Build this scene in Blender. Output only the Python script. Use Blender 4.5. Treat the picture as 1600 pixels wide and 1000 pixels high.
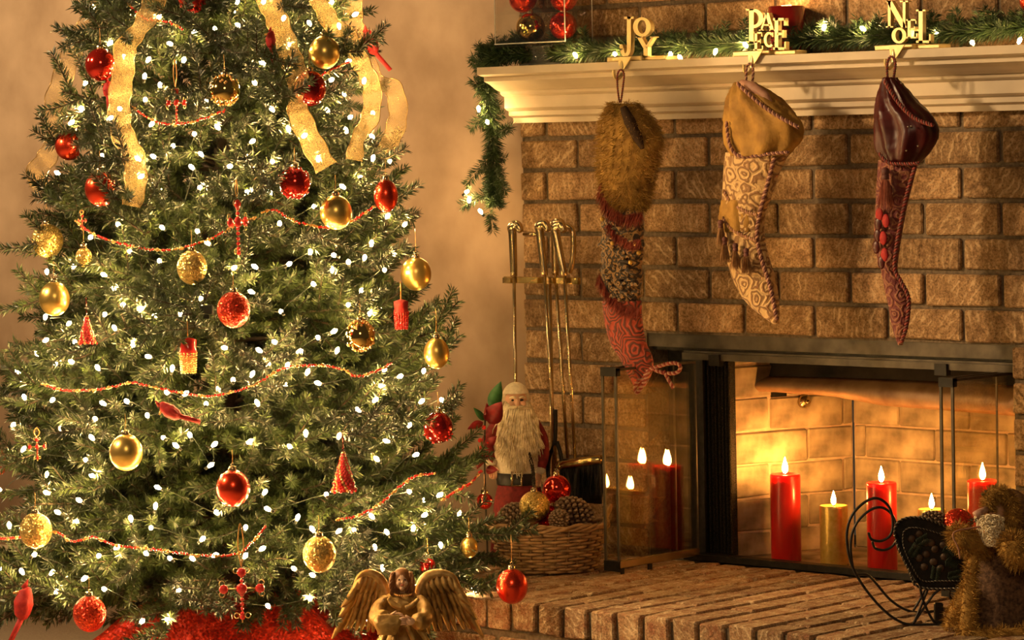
import bpy, math, random
import numpy as np
from mathutils import Matrix, Vector
for o in list(bpy.data.objects): bpy.data.objects.remove(o, do_unlink=True)
SC = bpy.context.scene
COL = SC.collection
random.seed(7); rng = np.random.default_rng(7)
PI = math.pi
# ------------------------------------------------------------------ camera
F = 5000.0                                   # focal length in pixels of the 1600x1000 frame
YAW, PITCH, ROLL = [math.radians(a) for a in (42.9033, 3.2179, -1.1906)]
fw = np.array([-math.sin(YAW)*math.cos(PITCH), math.cos(YAW)*math.cos(PITCH), -math.sin(PITCH)])
r0 = np.array([math.cos(YAW), math.sin(YAW), 0.0]); u0 = np.cross(r0, fw)
rt = math.cos(ROLL)*r0 + math.sin(ROLL)*u0
up = -math.sin(ROLL)*r0 + math.cos(ROLL)*u0
CAM = np.array([5.345, -5.795, 1.001])       # hearth top is z = 0, brick face is y = 0, its left edge x = 0
cd = bpy.data.cameras.new('camera'); cd.sensor_width = 36.0; cd.lens = F/1600*36.0
cd.clip_start = .1; cd.clip_end = 60
cam = bpy.data.objects.new('camera', cd); COL.objects.link(cam)
cam.matrix_world = Matrix(((rt[0], up[0], -fw[0], CAM[0]), (rt[1], up[1], -fw[1], CAM[1]), (rt[2], up[2], -fw[2], CAM[2]), (0, 0, 0, 1)))
SC.camera = cam
# ------------------------------------------------------------------ world, lights, exposure
W = bpy.data.worlds.new('world'); SC.world = W; W.use_nodes = True
W.node_tree.nodes['Background'].inputs[0].default_value = (1.0, .72, .42, 1)
W.node_tree.nodes['Background'].inputs[1].default_value = .03
def area(name, loc, tgt, size, power, col):
    L = bpy.data.lights.new(name, 'AREA'); L.shape = 'DISK'; L.size = size; L.energy = power; L.color = col
    o = bpy.data.objects.new(name, L); COL.objects.link(o); o.location = loc
    o.rotation_euler = (Vector(tgt)-Vector(loc)).to_track_quat('-Z', 'Y').to_euler()
    return o
area('key_area_light', (-.95, -3.3, 2.25), (.8, 0, .8), .30, 88, (1.0, .66, .33))  # unseen key light from the left front, as stocking shadows fall; no fixture built
area('fill_area_light', (3.6, -4.2, 2.35), (.3, -.2, .4), .9, 17, (1.0, .68, .36))  # fill light added on the camera side, unseen and without a fixture
area('left_wall_area_light', (-2.6, -2.6, 2.2), (-.8, 0, .6), .6, 20, (1.0, .67, .35))  # unseen area light outside the frame, aimed at the wall behind the tree
SC.view_settings.view_transform = 'Standard'; SC.view_settings.look = 'None'
SC.view_settings.gamma = 1.0; SC.view_settings.use_curve_mapping = False
SC.view_settings.exposure = 0.6
# ------------------------------------------------------------------ pixel rays onto real planes
def ray(x, y): return fw + (x-800)/F*rt - (y-500)/F*up
def at_w(x, y, w): return CAM + w*ray(x, y)
def at_y(x, y, Y): d = ray(x, y); return CAM + d*(Y-CAM[1])/d[1]
def at_z(x, y, Z): d = ray(x, y); return CAM + d*(Z-CAM[2])/d[2]
def at_x(x, y, X): d = ray(x, y); return CAM + d*(X-CAM[0])/d[0]
def proj(P):
    v = np.asarray(P, float)-CAM; w = v@fw
    return 800+F*(v@rt)/w, 500-F*(v@up)/w, w
# ------------------------------------------------------------------ mesh builder
def nrm(v): v = np.asarray(v, float); return v/(np.linalg.norm(v)+1e-12)
class MB:
    def __init__(s): s.v = []; s.f = []; s.m = []; s.n = 0
    def add(s, V, Fc, mi=0):
        V = np.asarray(V, float).reshape(-1, 3); s.v.append(V)
        s.f += [tuple(int(i)+s.n for i in q) for q in Fc]; s.m += [mi]*len(Fc); s.n += len(V); return s
    def box(s, lo, hi, mi=0, bev=0.0, jit=0.0):
        lo = np.array(lo, float); hi = np.array(hi, float)
        if bev <= 0:
            V = [(x, y, z) for x in (lo[0], hi[0]) for y in (lo[1], hi[1]) for z in (lo[2], hi[2])]
            return s.add(V, [(0,1,3,2),(4,6,7,5),(0,4,5,1),(2,3,7,6),(0,2,6,4),(1,5,7,3)], mi)
        b = bev; V = []; idx = {}
        for cx in (0, 1):
            for cy in (0, 1):
                for cz in (0, 1):
                    c = np.array([hi[i] if k else lo[i] for i, k in enumerate((cx, cy, cz))])
                    sg = np.array([-1 if k else 1 for k in (cx, cy, cz)])
                    j = rng.normal(0, jit, 3) if jit else np.zeros(3)
                    for ax in range(3):
                        p = c + sg*b; p[ax] = c[ax]; idx[(cx, cy, cz, ax)] = len(V); V.append(p+j)
        g = lambda c, ax: idx[tuple(c)+(ax,)]
        Fc = []
        for ax in range(3):
            o = [i for i in range(3) if i != ax]
            for k in (0, 1):
                q = []
                for a, bb in ((0,0),(1,0),(1,1),(0,1)):
                    c = [0,0,0]; c[ax] = k; c[o[0]] = a; c[o[1]] = bb; q.append(g(c, ax))
                Fc.append(q)
            for a in (0, 1):
                for bb in (0, 1):
                    c0 = [0,0,0]; c0[ax] = 0; c0[o[0]] = a; c0[o[1]] = bb; c1 = list(c0); c1[ax] = 1
                    Fc.append((g(c0, o[0]), g(c1, o[0]), g(c1, o[1]), g(c0, o[1])))
        for c in [(a, b_, c_) for a in (0,1) for b_ in (0,1) for c_ in (0,1)]: Fc.append((g(c,0), g(c,1), g(c,2)))
        return s.add(V, Fc, mi)
    def tube(s, P, r, n=8, closed=False, mi=0, cap=True, flat=None):
        P = np.asarray(P, float); m = len(P)
        R_ = np.full(m, r, float) if np.isscalar(r) else np.asarray(r, float)
        T = np.gradient(P, axis=0) if not closed else np.roll(P, -1, 0)-np.roll(P, 1, 0)
        T = T/(np.linalg.norm(T, axis=1)[:, None]+1e-12)
        a = np.array([0, 0, 1.0]) if abs(T[0][2]) < .9 else np.array([1.0, 0, 0])
        nv = nrm(np.cross(T[0], a)); V = []
        for i in range(m):
            nv = nrm(nv - T[i]*(nv@T[i])); bv = np.cross(T[i], nv)
            for k in range(n):
                t = 2*PI*k/n; V.append(P[i] + R_[i]*(math.cos(t)*nv + math.sin(t)*bv))
        Fc = []
        for i in range(m if closed else m-1):
            j = (i+1) % m
            for k in range(n): k2 = (k+1) % n; Fc.append((i*n+k, i*n+k2, j*n+k2, j*n+k))
        if cap and not closed: Fc += [tuple(range(n-1, -1, -1)), tuple((m-1)*n+k for k in range(n))]
        return s.add(V, Fc, mi)
    def lathe(s, prof, n=24, c=(0,0,0), mi=0, sx=1, sy=1, wob=None):
        c = np.array(c, float); V = []; m = len(prof)
        for i, (r, z) in enumerate(prof):
            for k in range(n):
                t = 2*PI*k/n; q = r*(1+(wob(t, z) if wob else 0))
                V.append(c+np.array([q*math.cos(t)*sx, q*math.sin(t)*sy, z]))
        Fc = [(i*n+k, i*n+(k+1) % n, (i+1)*n+(k+1) % n, (i+1)*n+k) for i in range(m-1) for k in range(n)]
        if prof[0][0] > 1e-6: Fc.append(tuple(range(n-1, -1, -1)))
        if prof[-1][0] > 1e-6: Fc.append(tuple((m-1)*n+k for k in range(n)))
        return s.add(V, Fc, mi)
    def ball(s, c, r, n=16, m=10, sc=(1,1,1), mi=0, rot=None):
        V = []; M = np.eye(3) if rot is None else rot
        for i in range(m+1):
            a = PI*i/m
            for k in range(n):
                t = 2*PI*k/n
                V.append(np.asarray(c)+M@(r*np.array([math.sin(a)*math.cos(t)*sc[0], math.sin(a)*math.sin(t)*sc[1], -math.cos(a)*sc[2]])))
        Fc = [(i*n+k, i*n+(k+1) % n, (i+1)*n+(k+1) % n, (i+1)*n+k) for i in range(m) for k in range(n)]
        return s.add(V, Fc, mi)
    def prism(s, poly, d0, d1, fr=None, mi=0):
        """poly in (x,z); extruded in y from d0 to d1; fr maps local to out"""
        n = len(poly); V = [(x, d0, z) for x, z in poly]+[(x, d1, z) for x, z in poly]
        if fr is not None: V = [fr(p) for p in V]
        return s.add(V, [tuple(range(n)), tuple(range(2*n-1, n-1, -1))]+[(i, i+n, (i+1) % n+n, (i+1) % n) for i in range(n)], mi)
    def hair(s, B, D, L, w, mi=0, curl=0.0):
        """thin diamond blades: base points B, directions D, lengths L, width w"""
        B = np.asarray(B, float); D = np.asarray(D, float); D = D/(np.linalg.norm(D, axis=1)[:, None]+1e-12); k = len(B)
        L = np.broadcast_to(L, (k,))[:, None]
        S = np.cross(D, rng.normal(size=(k, 3))); S = S/(np.linalg.norm(S, axis=1)[:, None]+1e-12)*w
        Mid = B + D*L*.45; Tip = B + D*L
        if curl: Tip = Tip + rng.normal(size=(k, 3))*curl
        V = np.stack([B, Mid+S, Tip, Mid-S], 1).reshape(-1, 3)
        i = np.arange(k)*4
        return s.add(V, np.stack([i, i+1, i+2, i+3], 1).tolist(), mi)
    def mesh(s, name, mats, smooth=True):
        me = bpy.data.meshes.new(name)
        V = np.concatenate(s.v) if s.v else np.zeros((0, 3))
        me.from_pydata(V.tolist(), [], s.f)
        for m in (mats if isinstance(mats, (list, tuple)) else [mats]): me.materials.append(m)
        me.polygons.foreach_set('material_index', s.m)
        me.polygons.foreach_set('use_smooth', [bool(smooth)]*len(s.f))
        me.update(); return me
def link(name, me, parent=None, loc=(0,0,0), rot=(0,0,0)):
    o = bpy.data.objects.new(name, me); COL.objects.link(o); o.location = loc; o.rotation_euler = rot
    if parent: o.parent = parent
    return o
def obj(name, mb, mats, parent=None, loc=(0,0,0), rot=(0,0,0), smooth=True, label=None, kind=None):
    o = link(name, mb.mesh(name, mats, smooth), parent, loc, rot)
    if label: o['label'] = label
    if kind: o['kind'] = kind
    return o
def tag(o, label, cat, group=None, kind=None):
    o['label'] = label; o['category'] = cat
    if group: o['group'] = group
    if kind: o['kind'] = kind
    return o
def thing(name, label, cat, loc=(0,0,0), rotz=0.0, group=None):
    o = bpy.data.objects.new(name, None); o.empty_display_size = .05; COL.objects.link(o)
    o.location = loc; o.rotation_euler = (0, 0, rotz); return tag(o, label, cat, group)
def cr(P, n=8, closed=False):
    """Catmull-Rom through points"""
    P = np.asarray(P, float); m = len(P); out = []
    idx = (lambda i: i % m) if closed else (lambda i: min(max(i, 0), m-1))
    for i in range(m if closed else m-1):
        a, b, c, d = (P[idx(i+k)] for k in (-1, 0, 1, 2))
        for t in np.linspace(0, 1, n, endpoint=False):
            out.append(.5*((2*b)+(-a+c)*t+(2*a-5*b+4*c-d)*t*t+(-a+3*b-3*c+d)*t**3))
    if not closed: out.append(P[-1])
    return np.array(out)
def resample(P, k):
    P = np.asarray(P, float); d = np.r_[0, np.cumsum(np.linalg.norm(np.diff(P, axis=0), axis=1))]
    t = np.linspace(0, d[-1], k); return np.stack([np.interp(t, d, P[:, i]) for i in range(P.shape[1])], 1)
def length(P): return float(np.linalg.norm(np.diff(np.asarray(P), axis=0), axis=1).sum())
def rope(mb, P, r, pitch, mi=(0, 1), n=6):
    """two strands twisted round each other along P"""
    Lg = length(P); k = max(8, int(Lg/pitch*10)); P = resample(P, k); T = np.gradient(P, axis=0)
    T /= np.linalg.norm(T, axis=1)[:, None]+1e-12
    a = np.array([0, 1.0, 0]) if abs(T[0][1]) < .9 else np.array([1.0, 0, 0]); nv = nrm(np.cross(T[0], a)); A = []; B = []
    for i in range(k):
        nv = nrm(nv-T[i]*(nv@T[i])); bv = np.cross(T[i], nv); t = 2*PI*i/10
        o = (math.cos(t)*nv+math.sin(t)*bv)*r*.55; A.append(P[i]+o); B.append(P[i]-o)
    mb.tube(A, r*.62, n, mi=mi[0]); mb.tube(B, r*.62, n, mi=mi[1])
# ------------------------------------------------------------------ materials
def newmat(name):
    m = bpy.data.materials.new(name); m.use_nodes = True; nt = m.node_tree
    return m, nt, nt.nodes['Principled BSDF']
def N(nt, t, **kw):
    n = nt.nodes.new(t)
    for k, v in kw.items():
        if hasattr(n, k): setattr(n, k, v)
        else: n.inputs[k].default_value = v
    return n
def ramp(nt, src, stops):
    n = nt.nodes.new('ShaderNodeValToRGB'); e = n.color_ramp.elements
    while len(e) < len(stops): e.new(.5)
    for i, (p, c) in enumerate(stops): e[i].position = p; e[i].color = tuple(c)+(1,)
    nt.links.new(src, n.inputs[0]); return n
def mat(name, c1, c2=None, rough=.6, metal=0.0, scale=60, bump=.15, dist=.002, spec=.4, coat=0, sss=0, sssr=None, sheen=0, detail=4, trans=0):
    m, nt, b = newmat(name); lk = nt.links.new
    tc = N(nt, 'ShaderNodeTexCoord'); nz = N(nt, 'ShaderNodeTexNoise', Scale=scale, Detail=detail)
    lk(tc.outputs['Object'], nz.inputs['Vector'])
    rp = ramp(nt, nz.outputs['Fac'], [(.3, c1), (.7, c2 or c1)]); lk(rp.outputs[0], b.inputs['Base Color'])
    b.inputs['Roughness'].default_value = rough; b.inputs['Metallic'].default_value = metal
    b.inputs['Specular IOR Level'].default_value = spec
    if coat: b.inputs['Coat Weight'].default_value = coat; b.inputs['Coat Roughness'].default_value = .08
    if sheen: b.inputs['Sheen Weight'].default_value = sheen; b.inputs['Sheen Roughness'].default_value = .4; lk(rp.outputs[0], b.inputs['Sheen Tint'])
    if sss: b.inputs['Subsurface Weight'].default_value = sss; b.inputs['Subsurface Radius'].default_value = sssr; b.inputs['Subsurface Scale'].default_value = 1.0
    if trans: b.inputs['Transmission Weight'].default_value = trans
    if bump:
        bp = N(nt, 'ShaderNodeBump', Strength=bump, Distance=dist); lk(nz.outputs['Fac'], bp.inputs['Height']); lk(bp.outputs[0], b.inputs['Normal'])
    return m
def emit(name, col, s):
    m, nt, b = newmat(name); b.inputs['Base Color'].default_value = (.9, .8, .6, 1)
    b.inputs['Emission Color'].default_value = tuple(col)+(1,); b.inputs['Emission Strength'].default_value = s; return m
def brickmat(name, cols, mscale=1.0, scratch=.5, soot=0.0):
    m, nt, b = newmat(name); lk = nt.links.new
    tc = N(nt, 'ShaderNodeTexCoord'); oi = N(nt, 'ShaderNodeObjectInfo')
    mu = N(nt, 'ShaderNodeVectorMath', operation='SCALE'); mu.inputs[0].default_value = (13, 7, 19); lk(oi.outputs['Random'], mu.inputs['Scale'])
    ad = N(nt, 'ShaderNodeVectorMath', operation='ADD'); lk(tc.outputs['Object'], ad.inputs[0]); lk(mu.outputs[0], ad.inputs[1])
    n1 = N(nt, 'ShaderNodeTexNoise', Scale=26*mscale, Detail=6, Roughness=.68); lk(ad.outputs[0], n1.inputs['Vector'])
    n2 = N(nt, 'ShaderNodeTexNoise', Scale=190*mscale, Detail=5, Roughness=.75); lk(ad.outputs[0], n2.inputs['Vector'])
    rot = N(nt, 'ShaderNodeVectorRotate', rotation_type='Y_AXIS'); lk(ad.outputs[0], rot.inputs['Vector'])
    ma = N(nt, 'ShaderNodeMath', operation='MULTIPLY_ADD'); lk(oi.outputs['Random'], ma.inputs[0]); ma.inputs[1].default_value = 1.9; ma.inputs[2].default_value = -.95
    lk(ma.outputs[0], rot.inputs['Angle'])
    wv = N(nt, 'ShaderNodeTexWave', Scale=17*mscale, Distortion=5.5, Detail=3); wv.inputs['Detail Scale'].default_value = 2.2; wv.bands_direction = 'X'
    lk(rot.outputs[0], wv.inputs['Vector'])
    wr = ramp(nt, wv.outputs['Fac'], [(.72, (0, 0, 0)), (.95, (1, 1, 1))])
    gate = ramp(nt, n1.outputs['Fac'], [(.45, (0, 0, 0)), (.6, (1, 1, 1))])
    g2 = N(nt, 'ShaderNodeMath', operation='MULTIPLY'); lk(wr.outputs[0], g2.inputs[0]); lk(gate.outputs[0], g2.inputs[1])
    c1 = ramp(nt, n1.outputs['Fac'], [(.28, cols[0]), (.5, cols[1]), (.74, cols[2])])
    mx = N(nt, 'ShaderNodeMix', data_type='RGBA', blend_type='MULTIPLY'); mx.inputs[0].default_value = .8
    r2 = ramp(nt, n2.outputs['Fac'], [(.36, (.22, .19, .16)), (.62, (1.2, 1.2, 1.2))])
    lk(c1.outputs[0], mx.inputs[6]); lk(r2.outputs[0], mx.inputs[7])
    hs = N(nt, 'ShaderNodeHueSaturation'); mr = N(nt, 'ShaderNodeMapRange'); mr.inputs[3].default_value = .72; mr.inputs[4].default_value = 1.3
    fr = N(nt, 'ShaderNodeMath', operation='FRACT'); m7 = N(nt, 'ShaderNodeMath', operation='MULTIPLY'); m7.inputs[1].default_value = 7.31
    lk(oi.outputs['Random'], m7.inputs[0]); lk(m7.outputs[0], fr.inputs[0]); lk(fr.outputs[0], mr.inputs[0]); lk(mr.outputs[0], hs.inputs['Value']); lk(mx.outputs[2], hs.inputs['Color'])
    m2 = N(nt, 'ShaderNodeMix', data_type='RGBA'); mg = N(nt, 'ShaderNodeMath', operation='MULTIPLY'); mg.inputs[1].default_value = scratch; lk(g2.outputs[0], mg.inputs[0])
    lk(mg.outputs[0], m2.inputs[0]); lk(hs.outputs[0], m2.inputs[6]); m2.inputs[7].default_value = tuple(cols[3])+(1,)
    lk(m2.outputs[2], b.inputs['Base Color']); b.inputs['Roughness'].default_value = .85; b.inputs['Specular IOR Level'].default_value = .25
    hsum = N(nt, 'ShaderNodeMath', operation='MULTIPLY_ADD'); lk(wv.outputs['Fac'], hsum.inputs[0]); hsum.inputs[1].default_value = .5*scratch; lk(n2.outputs['Fac'], hsum.inputs[2])
    bp = N(nt, 'ShaderNodeBump', Strength=.9, Distance=.004); lk(hsum.outputs[0], bp.inputs['Height']); lk(bp.outputs[0], b.inputs['Normal'])
    return m
def glitter(name, c1, c2, scale=420, metal=.8, rough=.28):
    m, nt, b = newmat(name); lk = nt.links.new; tc = N(nt, 'ShaderNodeTexCoord')
    v = N(nt, 'ShaderNodeTexVoronoi', Scale=scale); lk(tc.outputs['Object'], v.inputs['Vector'])
    s = N(nt, 'ShaderNodeSeparateColor'); lk(v.outputs['Color'], s.inputs[0])
    rp = ramp(nt, s.outputs[0], [(.2, c1), (.9, c2)]); lk(rp.outputs[0], b.inputs['Base Color'])
    b.inputs['Metallic'].default_value = metal; b.inputs['Roughness'].default_value = rough
    g = N(nt, 'ShaderNodeNewGeometry'); sub = N(nt, 'ShaderNodeVectorMath', operation='SUBTRACT'); lk(v.outputs['Color'], sub.inputs[0]); sub.inputs[1].default_value = (.5, .5, .5)
    sc = N(nt, 'ShaderNodeVectorMath', operation='SCALE'); sc.inputs['Scale'].default_value = 1.1; lk(sub.outputs[0], sc.inputs[0])
    ad = N(nt, 'ShaderNodeVectorMath', operation='ADD'); lk(g.outputs['Normal'], ad.inputs[0]); lk(sc.outputs[0], ad.inputs[1])
    no = N(nt, 'ShaderNodeVectorMath', operation='NORMALIZE'); lk(ad.outputs[0], no.inputs[0]); lk(no.outputs[0], b.inputs['Normal'])
    return m
def glassmat(name, tint=(1, 1, 1), refl=.9, base=.03):
    m, nt, b = newmat(name); lk = nt.links.new; nt.nodes.remove(b)
    out = nt.nodes['Material Output']; t = N(nt, 'ShaderNodeBsdfTransparent'); t.inputs[0].default_value = tuple(tint)+(1,)
    g = N(nt, 'ShaderNodeBsdfGlossy'); g.inputs[0].default_value = (refl, refl, refl, 1); g.inputs['Roughness'].default_value = .02
    lw = N(nt, 'ShaderNodeLayerWeight'); pw = N(nt, 'ShaderNodeMath', operation='POWER'); pw.inputs[1].default_value = 4.0; lk(lw.outputs['Facing'], pw.inputs[0])
    nz = N(nt, 'ShaderNodeTexNoise', Scale=9.0); n2 = N(nt, 'ShaderNodeMath', operation='MULTIPLY_ADD'); n2.inputs[1].default_value = .03; n2.inputs[2].default_value = base
    lk(nz.outputs['Fac'], n2.inputs[0]); mp = N(nt, 'ShaderNodeMath', operation='MULTIPLY_ADD'); lk(pw.outputs[0], mp.inputs[0]); mp.inputs[1].default_value = .9; lk(n2.outputs[0], mp.inputs[2])
    mx = N(nt, 'ShaderNodeMixShader'); lk(mp.outputs[0], mx.inputs[0]); lk(t.outputs[0], mx.inputs[1]); lk(g.outputs[0], mx.inputs[2]); lk(mx.outputs[0], out.inputs[0])
    return m
M = {}
M['wall'] = mat('suede_paint', (.36, .245, .155), (.62, .455, .31), .8, scale=4.5, bump=.12, dist=.01, detail=9)
M['carpet'] = mat('carpet', (.48, .40, .30), (.62, .54, .42), .95, scale=220, bump=.6, dist=.004)
M['paint'] = mat('cream_paint', (.50, .40, .27), (.60, .49, .34), .38, scale=14, bump=.05)
M['mortar'] = mat('mortar', (.09, .065, .042), (.19, .14, .09), .95, scale=120, bump=.6, dist=.004)
M['brick'] = brickmat('tan_brick', [(.22, .12, .055), (.43, .26, .125), (.58, .38, .20), (.80, .58, .34)])
M['hbrick'] = brickmat('hearth_brick', [(.26, .085, .045), (.42, .26, .14), (.56, .42, .26), (.78, .62, .40)], 1.3, .6)
M['fbrick'] = mat('fire_brick', (.07, .052, .030), (.56, .43, .27), .85, scale=13, bump=.4, dist=.003, detail=12)
M['fmortar'] = mat('fire_mortar', (.46, .32, .21), (.60, .44, .30), .9, scale=60)
M['iron'] = mat('black_iron', (.008, .007, .006), (.02, .017, .014), .5, .6, scale=80, bump=.2)
M['steel'] = mat('sooty_steel', (.040, .033, .024), (.085, .07, .052), .5, .6, scale=30, bump=.1)
M['soot'] = mat('soot', (.010, .008, .006), (.05, .035, .022), .9, scale=14, bump=.4, dist=.004)
M['rust'] = mat('rusty_steel', (.20, .10, .045), (.42, .25, .12), .6, .25, scale=18, bump=.35, dist=.004, detail=8)
M['brass'] = mat('brass', (.52, .36, .13), (.70, .50, .22), .22, 1, scale=40, bump=.03)
M['abrass'] = mat('antique_brass', (.50, .37, .19), (.64, .49, .27), .26, 1, scale=30, bump=.05)
M['holder'] = mat('satin_gold', (.62, .46, .20), (.74, .57, .28), .32, .75, scale=40, bump=.05)
M['glass'] = glassmat('door_glass', (.97, .95, .88), .9, .05)
M['vglass'] = glassmat('clear_glass', (.98, .98, .96), .95, .07)
M['needle'] = mat('needles', (.010, .022, .006), (.058, .086, .021), .42, scale=35, bump=0, spec=.6)
_nt = M['needle'].node_tree; _oi = N(_nt, 'ShaderNodeObjectInfo'); _mr = N(_nt, 'ShaderNodeMapRange'); _mr.inputs[3].default_value = .5; _mr.inputs[4].default_value = 1.35; _hs = N(_nt, 'ShaderNodeHueSaturation')
_b = _nt.nodes['Principled BSDF']; _src = _b.inputs['Base Color'].links[0].from_socket; _nt.links.new(_oi.outputs['Random'], _mr.inputs[0]); _nt.links.new(_mr.outputs[0], _hs.inputs['Value']); _nt.links.new(_src, _hs.inputs['Color']); _nt.links.new(_hs.outputs[0], _b.inputs['Base Color'])   # branches differ in depth of green
M['gneedle'] = mat('garland_needles', (.012, .030, .012), (.055, .095, .032), .5, scale=50, bump=0)
M['bark'] = mat('bark', (.025, .016, .009), (.06, .038, .02), .85, scale=90)
M['wire'] = mat('dark_wire', (.006, .012, .006), (.015, .02, .012), .5, scale=40)
M['bulb'] = emit('warm_bulb', (1.0, .60, .21), 330)
M['flame'] = emit('candle_flame', (1.0, .60, .20), 60)
M['red'] = mat('red_satin', (.74, .045, .016), (.80, .06, .02), .27, .88, scale=8, bump=0, coat=.3)
M['redshine'] = mat('red_gloss', (.70, .025, .014), (.76, .032, .016), .12, .85, scale=8, bump=0, coat=.6)
M['darkred'] = mat('dark_red_gloss', (.42, .012, .012), (.48, .016, .014), .15, .85, scale=8, bump=0, coat=.5)
M['gold'] = mat('gold_satin', (.74, .50, .12), (.82, .58, .17), .30, .9, scale=8, bump=0)
M['goldmirror'] = mat('gold_mirror', (.78, .53, .14), (.85, .60, .20), .08, 1, scale=8, bump=0)
M['redglit'] = glitter('red_glitter', (.50, .02, .01), (.85, .09, .03))
M['goldglit'] = glitter('gold_glitter', (.50, .32, .07), (.95, .70, .25))
M['redbead'] = mat('red_bead', (.60, .018, .02), (.70, .04, .03), .15, 0, scale=30, bump=0, coat=.7)
M['goldbead'] = mat('amber_bead', (.72, .34, .10), (.85, .50, .18), .2, .3, scale=30, bump=0, coat=.4)
M['edge_glint'] = mat('glass_edge_glint', (.62, .60, .52), (.75, .73, .66), .12, 0, scale=20, bump=0, coat=.8)  # pale opaque colour stands for light caught along the vase's glass edges
# ================================================================== the setting
FZ = -.27                                    # carpet level; hearth top is z = 0
tag(obj('floor', MB().box((-4.5, -6.5, FZ-.1), (5.0, .12, FZ)), M['carpet']), 'beige carpet under the tree', 'floor', kind='structure')
tag(obj('wall_back', MB().box((-4.5, .10, FZ), (.02, .22, 2.75)), M['wall']), 'mottled tan painted wall behind the tree', 'wall', kind='structure')
bb = MB(); bb.box((-4.5, .082, FZ), (0, .10, FZ+.085)); bb.box((-4.5, .088, FZ+.085), (0, .10, FZ+.102))
tag(obj('baseboard_back', bb, M['paint'], smooth=False), 'cream baseboard at the foot of the tan wall', 'baseboard', kind='structure')
# brick chimney breast: mortar core with the firebox opening, every brick a piece of its own
OX0, OX1, OZ1 = .39, 1.436, .535
ZB, CH, BL = .848-11*.0779, .0779, .204      # bed joints, course height, brick module
MJ = .011
wb = MB()
for lo, hi in [((0, .008, FZ), (OX0, .30, 2.75)), ((OX1, .008, FZ), (2.6, .30, 2.75)), ((OX0, .008, OZ1), (OX1, .05, 2.75)), ((OX0, .008, FZ), (OX1, .62, -.004))]: wb.box(lo, hi)
wall = tag(obj('wall_chimney', wb, M['mortar'], smooth=False), 'tan brick chimney breast above the hearth', 'wall', kind='structure')
bricks = {}
def brick_mesh(w, h, d, var, m, key):
    k = (key, round(w, 3), round(h, 3), round(d, 3), var)
    if k not in bricks: bricks[k] = MB().box((0, 0, 0), (w, d, h), bev=.0035, jit=.0013).mesh('brick', m, False)
    return bricks[k]
row = -1
for k in range(0, 19):
    z0 = ZB+k*CH
    if z0 < -.02 or z0 > 1.62: continue
    off = .185 if (k-12) % 2 == 0 else .083
    xs = [0.0]+[off+BL*i for i in range(13)]
    for a, b_ in zip(xs[:-1], xs[1:]):
        if a > 2.15: continue
        a2, b2 = a+(MJ/2 if a > 0 else 0), b_-MJ/2; h = CH-MJ; zz = z0+MJ/2
        top = zz+h
        segs = [(a2, b2)]
        if zz < OZ1-.01:
            if top > OZ1+.02: pass
            if b2 > OX0 and a2 < OX1:
                segs = []
                if a2 < OX0-.02: segs.append((a2, OX0))
                if b2 > OX1+.02: segs.append((OX1, b2))
        for s0, s1 in segs:
            if s1-s0 < .015: continue
            d = .075 if abs(s1-OX0) > .002 else .10
            link('brick', brick_mesh(s1-s0, h, d, random.randint(0, 2), M['brick'], 'w'), wall, (s0, -.001+random.uniform(-.0022, .0022), zz))
# brick return at the left jamb is the depth of those bricks
# ---- mantel shelf
prof = [(-.025,1.042),(-.025,1.055),(-.034,1.058),(-.040,1.060),(-.040,1.071),(-.048,1.074),(-.055,1.079),(-.055,1.107),(-.062,1.109),(-.068,1.113),(-.070,1.120),
        (-.080,1.122),(-.092,1.128),(-.106,1.136),(-.120,1.142),(-.126,1.144),(-.126,1.155),(-.140,1.157),(-.150,1.160),(-.150,1.178),(.0,1.178),(.0,1.042)]
ms = MB(); n = len(prof); V = [(0.0, y, z) for y, z in prof]+[(2.3, y, z) for y, z in prof]
ms.add(V, [tuple(range(n)), tuple(range(2*n-1, n-1, -1))]+[(i, i+n, (i+1) % n+n, (i+1) % n) for i in range(n)])
tag(obj('mantel_shelf', ms, M['paint'], smooth=False), 'cream moulded mantel shelf across the brick chimney breast', 'mantel')
# ---- raised hearth: rowlock bricks laid front to back
HX0, HY = .18, -.742
hb = MB(); hb.box((HX0+.006, HY+.010, FZ), (2.4, .0, -.008)); hb.box((HX0+.006, HY+.010, -.0665), (2.4, HY+.004, -.0662))
hearth = tag(obj('hearth', hb, M['mortar'], smooth=False), 'raised brick hearth in front of the firebox', 'hearth', kind='structure')
px = .0752
i = 0
x = HX0
while x < 2.3:
    st = [0, .19, .385, .58, .742] if i % 2 == 0 else [0, .095, .29, .485, .68, .742]
    for a, b_ in zip(st[:-1], st[1:]):
        w = px-.0105; l = b_-a-.008
        link('brick', brick_mesh(w, .064, l, random.randint(0, 3), M['hbrick'], 'h'), hearth, (x, HY+a+random.uniform(-.002, .002), -.064+random.uniform(-.0015, .0012)))
    x += px; i += 1
for c in range(2):
    z0 = -.064-.012-(c+1)*.075+.004; x = HX0-(.1 if c else 0)
    while x < 1.3:
        a = max(x, HX0); w = min(x+.192, 1.4)-a
        if w > .03: link('brick', brick_mesh(w, .066, .09, random.randint(0, 2), M['hbrick'], 'h'), hearth, (a, HY+random.uniform(-.002, .002), z0))
        x += BL
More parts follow.
